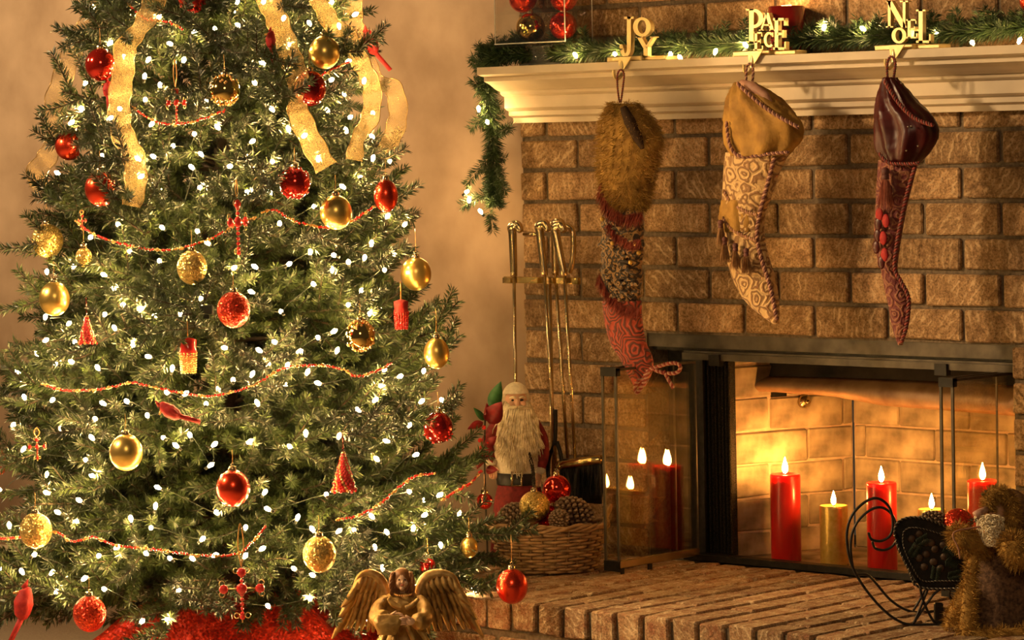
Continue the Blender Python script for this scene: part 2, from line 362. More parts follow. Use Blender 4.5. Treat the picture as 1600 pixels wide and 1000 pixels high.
# ---- firebox
FB = dict(l0=(.588, .06), l1=(.705, .40), r1=(1.285, .40), r0=(1.405, .06))
fb = thing('firebox', 'brick lined firebox recess with candles inside', 'firebox', (OX0, 0, 0)); FBO = np.array([OX0, 0, 0])
def fwall(name, p0, p1, ztop, offs, L):
    p0 = np.array(p0); p1 = np.array(p1); d = p1-p0; Lg = np.linalg.norm(d); d = d/Lg; ang = math.atan2(d[1], d[0])
    root = obj(name, MB().box((0, .004, -.004), (Lg, .03, ztop+.06)), M['fmortar'], fb, (p0[0]-FBO[0], p0[1], 0), (0, 0, ang), smooth=False)
    h = .0795; z = .300-4*h
    k = 0
    while z < ztop+.02:
        xs = [0.0]+[offs[k % 2]+L*i for i in range(0, 6)]; xs = sorted(set([q for q in xs if -1e-6 <= q < Lg-.01]+[Lg]))
        for a, b_ in zip(xs[:-1], xs[1:]):
            z0 = max(z, 0)
            if z+h-z0 > .01: link('brick', brick_mesh(b_-a-.0035, z+h-z0-.0035, .012, 0, M['fbrick'], 'f'), root, (a+.0017, random.uniform(-.001, .0005), z0+.0017))
        z += h; k += 1
    return root
fwall('side_wall', FB['l0'], FB['l1'], .46, [.122, .02], .208)
fwall('rear_wall', FB['l1'], FB['r1'], .46, [.135, .035], .203)
fwall('side_wall', FB['r1'], FB['r0'], .46, [.12, .03], .208)
g = lambda lo, hi: MB().box(np.array(lo)-FBO, np.array(hi)-FBO)
obj('firebox_floor', g((.5, .02, -.006), (1.45, .45, .0)), M['fbrick'], fb, smooth=False)
obj('smoke_chamber', g((.45, .10, .50), (1.45, .46, .53)), M['soot'], fb, smooth=False)
for lo, hi in [((.388, .10, -.004), (.588, .115, .53)), ((1.405, .06, -.004), (1.44, .08, .53))]: obj('side_panel', g(lo, hi), M['iron'], fb, smooth=False)   # dark shell behind the doors
# curved rusty smoke baffle hanging below the sooty throat
bf = MB(); V = []; xs_ = np.linspace(1118, 1640, 40); ny = 8
bot = lambda x: float(np.interp(x, [1118, 1200, 1300, 1380, 1460, 1560, 1640], [610, 612, 619, 634, 640, 648, 655]))
top = lambda x: float(np.interp(x, [1118, 1200, 1300, 1460, 1640], [586, 588, 590, 596, 606]))
for x in xs_:
    for j in range(ny+1):
        s_ = j/ny; y_ = top(x)+(bot(x)-top(x))*s_; p = at_y(x, y_, .17-.035*math.sin(PI*s_*.75))-FBO; V.append(p)
bf.add(V, [(i*(ny+1)+j, i*(ny+1)+j+1, (i+1)*(ny+1)+j+1, (i+1)*(ny+1)+j) for i in range(len(xs_)-1) for j in range(ny)])
o = obj('smoke_baffle', bf, M['rust'], fb, label='rusty curved smoke baffle'); sol = o.modifiers.new('thickness', 'SOLIDIFY'); sol.thickness = .004
hd = MB(); A_ = [at_y(x, top(x)+1, .172)-FBO for x in xs_]; B_v = [p+np.array([0, .02, .075]) for p in A_]; n_ = len(A_)
hd.add(A_+B_v, [(i, i+1, i+1+n_, i+n_) for i in range(n_-1)]); obj('smoke_shelf', hd, M['soot'], fb)
# gas key and its plate on the left wall
lw = nrm(np.array([FB['l1'][0]-FB['l0'][0], FB['l1'][1]-FB['l0'][1], 0])); nin = np.array([lw[1], -lw[0], 0])
def on_left(px_, py_):
    d = ray(px_, py_); p0 = np.array([*FB['l0'], 0]); t = ((p0-CAM)@nin)/(d@nin); return CAM+d*t
kp = on_left(1255, 627)-FBO; kn = MB()
kn.tube([kp-nin*.002, kp+nin*.010, kp+nin*.014], [.0165, .0165, .012], 24); kn.tube([kp+nin*.012, kp+nin*.024], [.006, .005], 12)
obj('gas_key', kn, M['abrass'], fb, label='round brass gas key on the firebox wall')
kp = on_left(1216, 616)-FBO; pl = MB()
a, b_ = lw*.022, np.array([0, 0, .006]); pl.add([kp-a-b_, kp+a-b_, kp+a+b_, kp-a+b_]+[c+nin*.003 for c in (kp-a-b_, kp+a-b_, kp+a+b_, kp-a+b_)], [(0,1,2,3),(4,5,6,7),(0,1,5,4),(1,2,6,5),(2,3,7,6),(3,0,4,7)])
obj('rating_plate', pl, M['iron'], fb, smooth=False)
# metal surround
fr = thing('fireplace_surround', 'black and grey metal surround of the firebox opening', 'fireplace surround', (OX0, 0, 0))
q = MB(); q.box((.0, .012, .503), (1.046, .05, .535)); obj('top_rail', q, M['steel'], fr, smooth=False)
q = MB(); q.box((.0, .03, .494), (1.046, .08, .503)); obj('shadow_gap', q, M['iron'], fr, smooth=False)
q = MB(); q.box((.10, .018, .474), (1.046, .032, .490)); q.box((.10, .024, .488), (1.046, .07, .495)); obj('door_track', q, M['steel'], fr, smooth=False)
for X in (.185, .83): obj('track_bracket', MB().box((X, .012, .462), (X+.032, .03, .488)), M['iron'], fr, smooth=False)
q = MB(); q.box((.11, -.004, .0), (1.046, .03, .017), bev=.002); obj('bottom_rail', q, M['iron'], fr, smooth=False)
q = MB(); q.box((.0, .085, .0), (.16, .10, .50)); q.box((.14, .03, 0), (.152, .09, .49)); obj('stile', q, M['iron'], fr, smooth=False)
# gathered mesh curtain
mc = MB(); nz_, nx = 3, 40
V = [(.145+.078*i/nx, .055+.010*math.sin(i*1.15), z) for z in np.linspace(.012, .475, nz_+1) for i in range(nx+1)]
mc.add(V, [(j*(nx+1)+i, j*(nx+1)+i+1, (j+1)*(nx+1)+i+1, (j+1)*(nx+1)+i) for j in range(nz_) for i in range(nx)])
M['chain'] = mat('chain_mesh', (.004, .004, .003), (.055, .045, .03), .45, .8, scale=420, bump=.9, dist=.003)
obj('mesh_curtain', mc, M['chain'], fr, label='gathered black chain mesh curtain')
q = MB(); q.tube([(.213, .055, .0), (.213, .055, .44)], .0042, 10); obj('pull_rod', q, M['abrass'], fr)
# ---- folding glass doors, standing open at right angles
def glass_door(name, label, X, gap, y0, y1, mirror):
    root = thing(name, label, 'glass door', (X, y0, 0.0)); D_ = y1-y0
    for k in (0, 1):
        xx = -gap*k; ya = .0; yb = D_-(.0 if k == 0 else .03)
        p = obj('glass_pane', MB().box((xx-.002, ya, .030), (xx+.002, yb, .470)), M['glass'], root, smooth=False)
        e = MB()
        e.box((xx-.003, ya-.003, .012), (xx+.003, ya+.0015, .474)); e.box((xx-.002, yb-.0015, .012), (xx+.002, yb+.0015, .47))
        e.box((xx-.003, ya, .468), (xx+.003, yb, .474)); obj('edge_trim', e, M['steel'], p, smooth=False)
    q = MB(); q.box((-.004, -.002, .014), (.006, D_, .032), bev=.0015); obj('bottom_rail', q, M['abrass'], root, smooth=False, label='brass bottom rail')
    q = MB(); q.box((-gap-.004, -.004, .456), (.003, .012, .476)); q.box((-gap-.004, -.004, .006), (.003, .012, .03)); obj('hinge', q, M['iron'], root, smooth=False)
    q = MB(); q.box((-.0005, D_*.35, .0), (.0005+.002, D_*.4, .016)); q.box((-.001, .004, .0), (.001, .016, .014)); obj('foot', q, M['iron'], root, smooth=False)
glass_door('folding_glass_door', 'folded glass fireplace door standing open beside the wicker basket', .545, .040, -.285, -.002, 1)
glass_door('folding_glass_door', 'folded glass fireplace door standing open behind the black sleigh', 1.405, .030, -.182, .056, -1)
# ---- candles in the firebox
M['redwax'] = mat('red_wax', (.40, .008, .006), (.46, .014, .009), .28, 0, scale=12, bump=0, sss=.7, sssr=(.035, .004, .002), coat=.25)
M['goldwax'] = mat('gold_wax', (.55, .36, .07), (.72, .50, .14), .32, .55, scale=90, bump=.25)
M['waxpool'] = mat('molten_wax', (.75, .45, .12), (.85, .55, .18), .2, 0, scale=40, bump=0, sss=.6, sssr=(.03, .015, .005))
def candle(label, base, r, h, m, pool, fl=1.0, power=2.2):
    t = thing('pillar_candle', label, 'candle', base, group='candles in the firebox')
    b = MB(); b.lathe([(r*.97, 0), (r, .004), (r, h-.006), (r*.985, h-.001), (r*.94, h), (r*.84, h-.004), (r*.5, h-.009), (0, h-.010)], 40); obj('candle_body', b, m, t)
    b = MB(); b.lathe([(r*.80, h-.0085), (r*.4, h-.0085), (0, h-.0085)], 28); obj('wax_pool', b, pool, t)
    b = MB(); b.tube([(0, 0, h-.01), (.0005, 0, h), (.0015, 0, h+.008)], .0012, 8); obj('wick', b, M['iron'], t)
    b = MB(); f_ = [(0, -.001), (.0042, .002), (.0068, .008), (.0070, .013), (.0055, .021), (.0030, .029), (.0010, .036), (0, .039)]
    b.lathe([(a*fl, c*fl+h+.001) for a, c in f_], 16); obj('flame', b, emit('candle_flame', (1.0, .44, .09), power/(PI*7.6e-4*fl*fl)), t)
def cbase(px_, Y): p = at_y(px_, 885, Y); return (p[0], Y, .0)
candle('tallest red pillar candle at the left end of the firebox row', cbase(1229, .105), .0355, .207, M['redwax'], M['waxpool'], 1.0, 1.5)
candle('short gold pillar candle between the two red candles', cbase(1304, .118), .0330, .140, M['goldwax'], M['waxpool'], .85, 0.35)
candle('red pillar candle behind the curled runner of the sleigh', cbase(1379, .105), .0345, .203, M['redwax'], M['waxpool'], .95, 0.6)
candle('gold pillar candle just left of the red bauble in the sleigh', cbase(1457, .118), .0320, .149, M['goldwax'], M['waxpool'], .9, 0.36)
candle('red pillar candle seen through the right glass door', cbase(1537, .105), .0345, .224, M['redwax'], M['waxpool'], 1.0, 0.60)
# ================================================================== the Christmas tree
WT = 7.25; TX, TY, _ = at_w(366, 950, WT)
TREE = np.array([TX, TY, FZ]); RH = np.array([math.cos(YAW), math.sin(YAW), 0.0]); FH = np.array([-math.sin(YAW), math.cos(YAW), 0.0])
def Rz(z):                                   # tree radius at height z
    if z < .02: return max(.05, .585-(.02-z)*.7)
    return max(.02, .585-.222*(z-.02))
def on_tree(px_, py_, k=1.0):
    w = WT
    for _ in range(4):
        p = at_w(px_, py_, w); dx = (p-TREE)@RH; R = k*Rz(p[2]); off = math.sqrt(max(0.0, R*R-dx*dx))
        w = WT-off*.98
    return at_w(px_, py_, w)
tree = thing('christmas_tree', 'tall green artificial Christmas tree covered in lights and ornaments', 'christmas tree', tuple(TREE))
q = MB(); q.tube([(0, 0, .02), (0, 0, 1.0), (0, 0, 2.0), (0, 0, 2.85)], [.022, .02, .016, .006], 12); obj('trunk', q, M['bark'], tree)
st = MB()
for k in range(4):
    a = k*PI/2+.5; st.tube([(0, 0, .05), (.12*math.cos(a), .12*math.sin(a), .035), (.26*math.cos(a), .26*math.sin(a), .012)], .011, 8)
obj('stand', st, M['iron'], tree)
def needles(mb, P, dens, ln=.0205, w=.0016, spread=1.0, mi=0):
    Lg = length(P); k = int(Lg*dens)
    if k < 3: return
    Q = resample(P, max(4, int(Lg/.01)+2)); t = rng.random(k)*(len(Q)-1.001); i = t.astype(int); f_ = (t-i)[:, None]
    B = Q[i]*(1-f_)+Q[i+1]*f_; T = Q[i+1]-Q[i]; T = T/(np.linalg.norm(T, axis=1)[:, None]+1e-12)
    rd = rng.normal(size=(k, 3)); rd -= T*(rd*T).sum(1)[:, None]; rd /= np.linalg.norm(rd, axis=1)[:, None]+1e-12
    D = T*rng.uniform(.6, 1.0, (k, 1))+rd*spread
    mb.hair(B+rd*.001, D, ln*rng.uniform(.7, 1.15, k), w, mi)
def branch_mesh(Lb, droop):
    mb = MB(); t = np.linspace(0, 1, 9)
    S = np.stack([t*Lb, .02*np.sin(t*3+rng.random()*6)*Lb, -droop*Lb*t*t+.05*Lb*t], 1)
    mb.tube(S, np.linspace(.0055, .0016, 9), 5, mi=1)
    i0 = 2 if Lb > .3 else 1
    needles(mb, S[i0:], 1500)
    nt_ = max(5, int(Lb*26))
    for k in range(nt_):
        s_ = .22+.76*(k+.5)/nt_; p = np.array([np.interp(s_, t, S[:, c]) for c in range(3)])
        side = 1 if k % 2 else -1; lt = (.15*(1-s_)+.065)*min(1, Lb/.35+.3)*rng.uniform(.8, 1.2)
        an = rng.uniform(.55, .95); el = rng.normal(.08, .32)
        d = np.array([math.cos(an), side*math.sin(an)*math.cos(el), math.sin(el)]); u_ = np.linspace(0, 1, 5)[:, None]
        tw = p+d*lt*u_+np.array([.18*lt, 0, rng.normal(.06, .12)*lt])*u_**2
        mb.tube(tw, np.linspace(.0026, .001, 5), 4, mi=1); needles(mb, tw, 1650)
        if lt > .13:
            for s2 in (-1, 1):
                b0 = tw[2]; d2 = nrm(d+np.array([.3, s2*.9*d[0]*1.0, rng.normal(0, .3)])); t2 = b0+d2*lt*.5*u_
                needles(mb, t2, 1600); mb.tube(t2, .0012, 4, mi=1)
    return mb.mesh('branch', [M['needle'], M['bark']])
LENS = [.66, .60, .53, .46, .39, .32, .25, .18, .12]
BM = [[branch_mesh(L, dr) for dr in (.02, .16, .30)] for L in LENS]
NB = 294; ZT = 2.60; zs = []
wz = np.linspace(.03, ZT, 400); ww = np.array([Rz(z)+.05 for z in wz]); cw = np.cumsum(ww)/ww.sum()
for i in range(NB):
    zs.append(float(np.interp((i+.5)/NB, cw, wz)))
for i, z in enumerate(zs):
    az = i*2.39996+rng.normal(0, .15); R = Rz(max(z, .03))*rng.uniform(.86, 1.06)
    el = np.interp(z, [.0, .15, 1.2, 2.6], [-.10, .02, .30, .75])+rng.normal(0, .12)
    Lneed = R/max(.5, math.cos(el)); k = int(np.argmin([abs(L-Lneed) for L in LENS]))
    o = link('branch', BM[k][rng.integers(0, 3)], tree, (0, 0, z-FZ-math.sin(el)*Lneed*.8), (rng.normal(0, .5), -el, az))
for x_, y_, w_, zr in [(738, 928, 7.02, .20), (792, 852, 7.10, .16), (655, 900, 6.98, .16), (60, 965, 7.1, .18)]:   # low drooping boughs
    a = np.array([TREE[0], TREE[1], zr]); e = at_w(x_, y_, w_)-a; Lg = np.linalg.norm(e); e = e/Lg; k = int(np.argmin([abs(L-Lg*1.02) for L in LENS]))
    link('branch', BM[k][0], tree, tuple(a-TREE), (rng.normal(0, .3), -math.asin(e[2]), math.atan2(e[1], e[0])))
# ------------------------------------------------------------------ baubles
def bauble_mesh(rx, rz, m, n=36):
    b = MB(); b.lathe([(max(1e-7, rx*math.sin(a)) if 0 < j < 20 else 0.0, -rz*math.cos(a)) for j, a in enumerate(np.linspace(0, PI, 21))], n); return b.mesh('ball', m)
capm = MB(); capm.lathe([(.0078, -.004), (.0082, .0), (.0078, .006), (.006, .008), (0, .0082)], 20); capm.tube([(.0035*math.cos(t), 0, .011+.0035*math.sin(t)) for t in np.linspace(0, 2*PI, 14, endpoint=False)], .0007, 6, closed=True)
CAPG = capm.mesh('cap', M['abrass'])
orn_px = []
def bauble(label, x, y, r, kind, k=1.04, ell=1.08, thread=.03, pos=None, cap=True, group='baubles on the tree', scale=None, beads=0):
    p = on_tree(x, y, k)-.055*ray(x, y) if pos is None else np.asarray(pos); w = proj(p)[2]; rx = r*w/F; rz = rx*ell
    t = thing('christmas_bauble', label, 'bauble', tuple(p), group=group); orn_px.append((x, y, r))
    link('ball', bauble_mesh(rx, rz, M[kind]), t)
    if cap: link('cap', CAPG, t, (0, 0, rz*.985))
    if thread:
        h = MB(); h.tube([(0, 0, rz+.013), (.0012, 0, rz+.013+thread*.5), (0, 0, rz+.013+thread)], .0006, 5); obj('hanging_thread', h, M['goldbead'], t)
    if beads:
        h = MB(); rr = random.Random(int(x))
        for i in range(beads):
            a = rr.random()*2*PI; el = rr.choice([-1, 1])*rr.uniform(.45, 1.25) if beads > 40 else rr.uniform(-1.2, -.2)
            c = np.array([rx*math.cos(el)*math.cos(a), rx*math.cos(el)*math.sin(a), rz*math.sin(el)]); h.ball(c*1.01, .0028, 8, 6)
        obj('bead_trim', h, M['redbead' if kind.startswith('red') or kind.startswith('dark') else 'goldbead'], t, kind='stuff')
    return t
B_ = bauble
B_('satin red bauble at the upper left edge of the tree', 157, 101, 24, 'redshine', 1.1)
B_('red bauble tucked behind the left hanging gold ribbon tail', 107, 228, 21, 'red', 1.0)
B_('beaded red bauble at the very top of the picture', 300, -4, 22, 'redshine', 1.04, beads=60)
B_('mirror gold bauble beside the topmost red jewelled cross', 351, 141, 24, 'goldmirror', 1.06, 1.0, beads=70)
B_('gold bauble high on the right beside the gold ribbon', 507, 82, 24, 'gold', 1.06)
B_('dark red bauble half behind the central gold ribbon', 484, 138, 26, 'darkred', 1.0)
B_('matte red bauble just left of the ribbon with the notched end', 157, 295, 24.5, 'red', 1.08, 1.13)
B_('glittering gold bauble on the left edge above the smooth gold one', 74, 376, 25, 'goldglit', 1.0, 1.06)
B_('smooth gold bauble on the left edge of the tree', 85, 467, 24, 'gold', 1.05, 1.13)
B_('frosted red bauble in the middle of the tree', 365, 484, 26, 'redglit', 1.07, 1.1)
B_('glittering gold bauble hanging under the red bead swag', 300, 418, 23.5, 'goldglit', 1.05, 1.15)
B_('red bauble with beaded ends in the upper middle', 461, 286, 24.5, 'redshine', 1.06, 1.0, beads=80)
B_('smooth gold bauble right of the beaded red one', 525, 332, 25, 'gold', 1.08, 1.09)
B_('red bauble at the right edge against the tan wall', 603, 306, 19, 'red', 1.0, 1.35, pos=at_w(603, 306, 6.92))
B_('smooth gold bauble hanging at the right edge under a branch tip', 650, 428, 24, 'gold', 1.02, 1.1, thread=.05)
B_('gold mercury bauble hanging low at the right edge against the wall', 682, 552, 20, 'gold', 1.0, 1.22, thread=.05, pos=at_w(682, 552, 6.98))
B_('mirror gold bauble with beaded ends at right of the tree', 563, 525, 23, 'goldmirror', 1.05, 1.05, beads=80)
B_('dark red bauble with bead spots at the right edge near the santa', 685, 668, 23, 'darkred', 1.02, 1.08, beads=24)
B_('large smooth gold bauble at lower left of the tree', 197, 707, 26, 'gold', 1.08, 1.12)
B_('red bauble cut by the left edge of the picture', -4, 722, 18, 'red', 1.0, 1.15)
B_('large satin red bauble in the lower middle', 364, 763, 26.5, 'red', 1.09, 1.1)
B_('glittering gold bauble near the bottom left corner', 56, 829, 25.5, 'goldglit', 1.06, 1.1)
B_('frosted red bauble just above the tree skirt at left', 140, 959, 26, 'redglit', 1.12, 1.1)
B_('glittering gold bauble above the angel to its left', 499, 866, 26, 'goldglit', 1.08, 1.12)
B_('small gold bauble hanging beneath a low branch left of the basket', 733, 855, 14, 'gold', 1.0, 1.2)
B_('small red bauble among the needles left of the basket', 757, 783, 13, 'redshine', 1.02, 1.0)
B_('red bauble dangling in front of the hearth edge below the basket', 800, 916, 25, 'red', 1.0, 1.12, thread=.06, pos=at_w(800, 916, 6.86))
B_('small dark red bauble behind the angel head', 668, 884, 13, 'darkred', .9, 1.0)
B_('small gold bauble half hidden near the upper left red bead swag', 131, 402, 13, 'goldglit', .97, 1.2)
# ------------------------------------------------------------------ bead garland swags
def swag(label, pts, k=1.03, seg=.0085, dens=1.0):
    P = cr([on_tree(x, y, k+(.012 if i % 2 else 0))-.035*ray(x, y) for i, (x, y) in enumerate(pts)], 10); o0 = P[0]
    t = thing('bead_garland', label, 'bead garland', tuple(o0), group='red and amber bead swags'); P = P-o0
    q = MB(); q.tube(resample(P, max(8, len(P))), .0006, 5); obj('cord', q, M['goldbead'], t)
    kx = int(length(P)/.0056); Q = resample(P, kx); a, b = MB(), MB(); run = 0; red = True
    for i in range(kx):
        if run <= 0: red = not red; run = random.randint(4, 7) if red else random.randint(3, 5)
        run -= 1
        (a if red else b).ball(Q[i]+rng.normal(0, .0008, 3), .0028 if red else (.0025 if run != 1 else .0040), 8, 6)
    obj('red_beads', a, M['redbead'], t, kind='stuff'); obj('amber_beads', b, M['goldbead'], t, kind='stuff')
swag('short red bead swag behind the topmost jewelled cross', [(205, 165), (235, 186), (270, 194), (310, 188), (352, 172)])
swag('red bead swag across the upper left of the tree', [(118, 345), (150, 368), (200, 383), (255, 391), (310, 380), (350, 362), (372, 348), (400, 340)])
swag('red bead swag running behind the smooth gold bauble at right', [(408, 332), (430, 328), (455, 343), (485, 352), (520, 355), (555, 342), (585, 322)])
swag('long red bead swag across the middle of the tree', [(66, 600), (95, 609), (130, 610), (170, 606), (205, 598), (245, 606), (290, 615), (330, 619), (365, 612), (400, 600), (430, 582), (452, 573), (500, 571), (535, 577), (555, 587), (580, 583), (612, 568)])
swag('red bead swag rising to the right above the angel', [(525, 812), (555, 807), (590, 790), (625, 760), (650, 744), (680, 740)])
swag('red bead swag at the bottom left of the tree', [(-6, 842), (25, 840), (85, 831), (112, 846), (145, 840), (185, 853), (230, 857), (262, 861), (300, 867), (345, 868), (372, 865), (396, 845), (415, 822)])
swag('short red bead swag near the top left', [(200, 5), (225, 28), (262, 34), (285, 45)])
swag('short red bead swag at the upper right under the gold bauble', [(478, 120), (500, 118), (525, 106), (545, 96)])
swag('short red bead swag at the lower right beside the santa', [(690, 782), (712, 768), (735, 755), (752, 735)])
# ------------------------------------------------------------------ small hanging ornaments
def frame_at(p): return tuple(p), YAW          # local x = picture right, local -y towards the viewer
M['gilt'] = mat('gilt_wire', (.45, .30, .12), (.60, .42, .18), .3, .9, scale=60, bump=.05)
def cross(label, x, y, h, k=1.06, loop=.05, flat=1.0):
    p = on_tree(x, y, k)-.035*ray(x, y); s = h*proj(p)[2]/F; loc, rz = frame_at(p); t = thing('jewelled_cross', label, 'ornament', loc, rz+flat, group='jewelled cross ornaments')
    q = MB(); g_ = MB()
    for (x0, z0, x1, z1) in [(0, -.5, 0, .5), (-.36, .12, .36, .12)]: q.tube([(x0*s, 0, z0*s), (x1*s, 0, z1*s)], .0016, 6)
    ends = [(0, .42), (-.33, .12), (.33, .12), (0, .12), (0, -.40)]
    for i, (a, b) in enumerate(ends):
        g_.ball((a*s, -.002, b*s), (.085 if i < 3 else .1 if i == 3 else .05)*s, 12, 8, (1, .6, 1))
        if i != 3:
            for da in (-.1, .1):
                dx, dz = (da, .03) if a == 0 else (.03*np.sign(a), da)
                q.tube([((a+dx+.05*math.cos(u))*s, 0, (b+dz+.05*math.sin(u))*s) for u in np.linspace(0, 2*PI, 12, endpoint=False)], .0009, 5, closed=True)
    for u in np.linspace(-.33, .35, 9): g_.ball((0, -.0015, u*s), .035*s, 8, 6)
    obj('frame', q, M['gilt'], t); obj('stones', g_, M['redbead'], t, kind='stuff')
    q = MB(); q.tube(cr([(0, 0, .52*s), (-.006, 0, .52*s+loop*.5), (0, 0, .52*s+loop), (.006, 0, .52*s+loop*.5), (0, 0, .52*s)], 6), .0013, 6); obj('ribbon_loop', q, M['goldbead'], t)
    orn_px.append((x, y, h*.4))
cross('red jewelled cross on a gold loop near the top left', 275, 168, 60, loop=.06)
cross('slim red jewelled cross seen edge on in the upper middle', 371, 358, 92, flat=1.25, loop=.04)
cross('big red jewelled cross hanging over the tree trunk at the bottom', 378, 930, 86, 1.1, loop=.09, flat=.1)
cross('tiny red jewelled cross at the left above the bead swag', 128, 348, 24, loop=.01)
cross('small jewelled cross at the far lower left', 58, 702, 36, loop=.02, flat=.4)
def conetree(label, x, y, h, k=1.06):
    p = on_tree(x, y, k)-.045*ray(x, y); s = h*proj(p)[2]/F; loc, rz = frame_at(p); t = thing('beaded_tree_ornament', label, 'ornament', loc, rz, group='beaded tree ornaments')
    a, b = MB(), MB(); T = int(h*1.6)
    for i in range(T*3):
        u = i/(T*3); r = (.02+.25*u)*s*(1+.25*((u*5) % 1)); an = i*2.4; (a if (i//7) % 3 else b).ball((r*math.cos(an), r*math.sin(an), (.5-u)*s), .0034, 6, 5)
    obj('red_beads', a, M['redbead'], t, kind='stuff'); obj('gold_beads', b, M['goldbead'], t, kind='stuff')
    q = MB(); q.tube([(0, 0, -.5*s), (0, 0, .5*s), (0, 0, .5*s+.04)], .001, 5); q.lathe([(.24*s, -.5*s), (.05*s, .1*s), (0, .5*s)], 14); obj('core', q, M['darkred'], t); orn_px.append((x, y, h*.3))
conetree('red beaded cone tree ornament in the lower right of the tree', 537, 738, 60)
conetree('red beaded cone tree ornament at the left of the tree', 136, 516, 42)
M['feather'] = mat('red_feather', (.26, .005, .008), (.46, .02, .015), .7, 0, scale=90, bump=.5)
def cardinal(label, x, y, h, tail, lean=0.0, k=1.05):
    p = on_tree(x, y, k)-.045*ray(x, y); s = h*proj(p)[2]/F; loc, rz = frame_at(p); t = thing('cardinal_ornament', label, 'bird ornament', loc, rz, group='red bird ornaments'); t.rotation_euler = (0, lean, rz)
    q = MB(); pts = [(-.02, .40), (.0, .36), (.01, .27), (0, .1), (.0, -.08), (.02, -.22)]; q.tube(cr([(a*s, 0, b*s) for a, b in pts], 4), np.interp(np.linspace(0, 1, 21), [0, .2, .35, .6, .85, 1], [.02*s, .11*s, .13*s, .19*s, .15*s, .07*s]), 12); obj('body', q, M['feather'], t)
    q = MB(); q.tube([(-.02*s, 0, .38*s), (.03*s, 0, .56*s)], [.07*s, .004*s], 8); obj('crest', q, M['feather'], t)
    q = MB(); q.tube([(-.11*s, -.03*s, .29*s), (-.22*s, -.05*s, .27*s)], [.035*s, .002], 8); obj('beak', q, M['goldbead'], t)
    q = MB(); q.prism([(a*s, b*s) for a, b in [(-.05, -.15), (.07, -.15), (.07+tail, -.72), (-.03+tail, -.75)]], -.006, .004); obj('tail', q, M['feather'], t)
    q = MB(); q.ball((.04*s, -.12*s, .05*s), .15*s, 12, 8, (.6, .4, 1.3)); obj('wing', q, M['feather'], t); orn_px.append((x, y, h*.35))
cardinal('red bird ornament against the wall at the upper right edge', 581, 72, 62, .2, -.35)
cardinal('red bird ornament left of the central gold ribbon', 423, 66, 44, 0)
cardinal('red bird ornament at the bottom left corner with a long tail', 36, 950, 82, -.2, .15, 1.1)
cardinal('red bird ornament hidden in needles under the long bead swag', 270, 645, 60, .15, -1.0)
cardinal('red bird ornament below the topmost left red bauble', 168, 143, 40, 0)
# little beaded cup ornament and a red figure ornament
def cup(label, x, y, h, m1, m2):
    p = on_tree(x, y, 1.06); s = h*proj(p)[2]/F; loc, rz = frame_at(p); t = thing('hanging_ornament', label, 'ornament', loc, rz)
    q = MB(); q.lathe([(.05*s, .5*s), (.24*s, .44*s), (.22*s, .2*s), (.25*s, .1*s), (.16*s, .0), (0, 0)], 18); obj('cap', q, m1, t)
    q = MB()
    for i in range(16):
        a = 2*PI*i/16
        for j in range(9): q.ball(((.22-.004*j)*s*math.cos(a), (.22-.004*j)*s*math.sin(a), (.08-.065*j)*s), .0026, 6, 5)
    obj('bead_fringe', q, m2, t, kind='stuff'); q = MB(); q.tube([(0, 0, .5*s), (0, 0, .5*s+.04)], .0012, 5); obj('hanger', q, M['goldbead'], t); orn_px.append((x, y, h*.4))
cup('amber and red beaded fringe ornament in the left centre', 294, 556, 58, M['redbead'], M['goldbead'])
cup('red fringed ornament at the right near the gold mirror bauble', 627, 492, 48, M['feather'], M['redbead'])
# ------------------------------------------------------------------ mesh ribbons
def ribbonmat():
    m, nt, b = newmat('gold_mesh_ribbon'); lk = nt.links.new; out = nt.nodes['Material Output']
    b.inputs['Base Color'].default_value = (.80, .60, .28, 1); b.inputs['Metallic'].default_value = .55; b.inputs['Roughness'].default_value = .38
    tl = N(nt, 'ShaderNodeBsdfTranslucent'); tl.inputs[0].default_value = (.75, .52, .22, 1); m0 = N(nt, 'ShaderNodeMixShader'); m0.inputs[0].default_value = .4
    lk(b.outputs[0], m0.inputs[1]); lk(tl.outputs[0], m0.inputs[2])
    tr = N(nt, 'ShaderNodeBsdfTransparent'); mx = N(nt, 'ShaderNodeMixShader'); tc = N(nt, 'ShaderNodeTexCoord')
    nz = N(nt, 'ShaderNodeTexNoise', Scale=700.0, Detail=2); lk(tc.outputs['Object'], nz.inputs['Vector'])
    rp = ramp(nt, nz.outputs['Fac'], [(.3, (.18, .18, .18)), (.7, (.66, .66, .66))]); lk(rp.outputs[0], mx.inputs[0])
    bp = N(nt, 'ShaderNodeBump', Strength=.7, Distance=.003); lk(nz.outputs['Fac'], bp.inputs['Height']); lk(bp.outputs[0], b.inputs['Normal'])
    lk(tr.outputs[0], mx.inputs[1]); lk(m0.outputs[0], mx.inputs[2]); lk(mx.outputs[0], out.inputs[0]); return m
M['ribbon'] = ribbonmat()
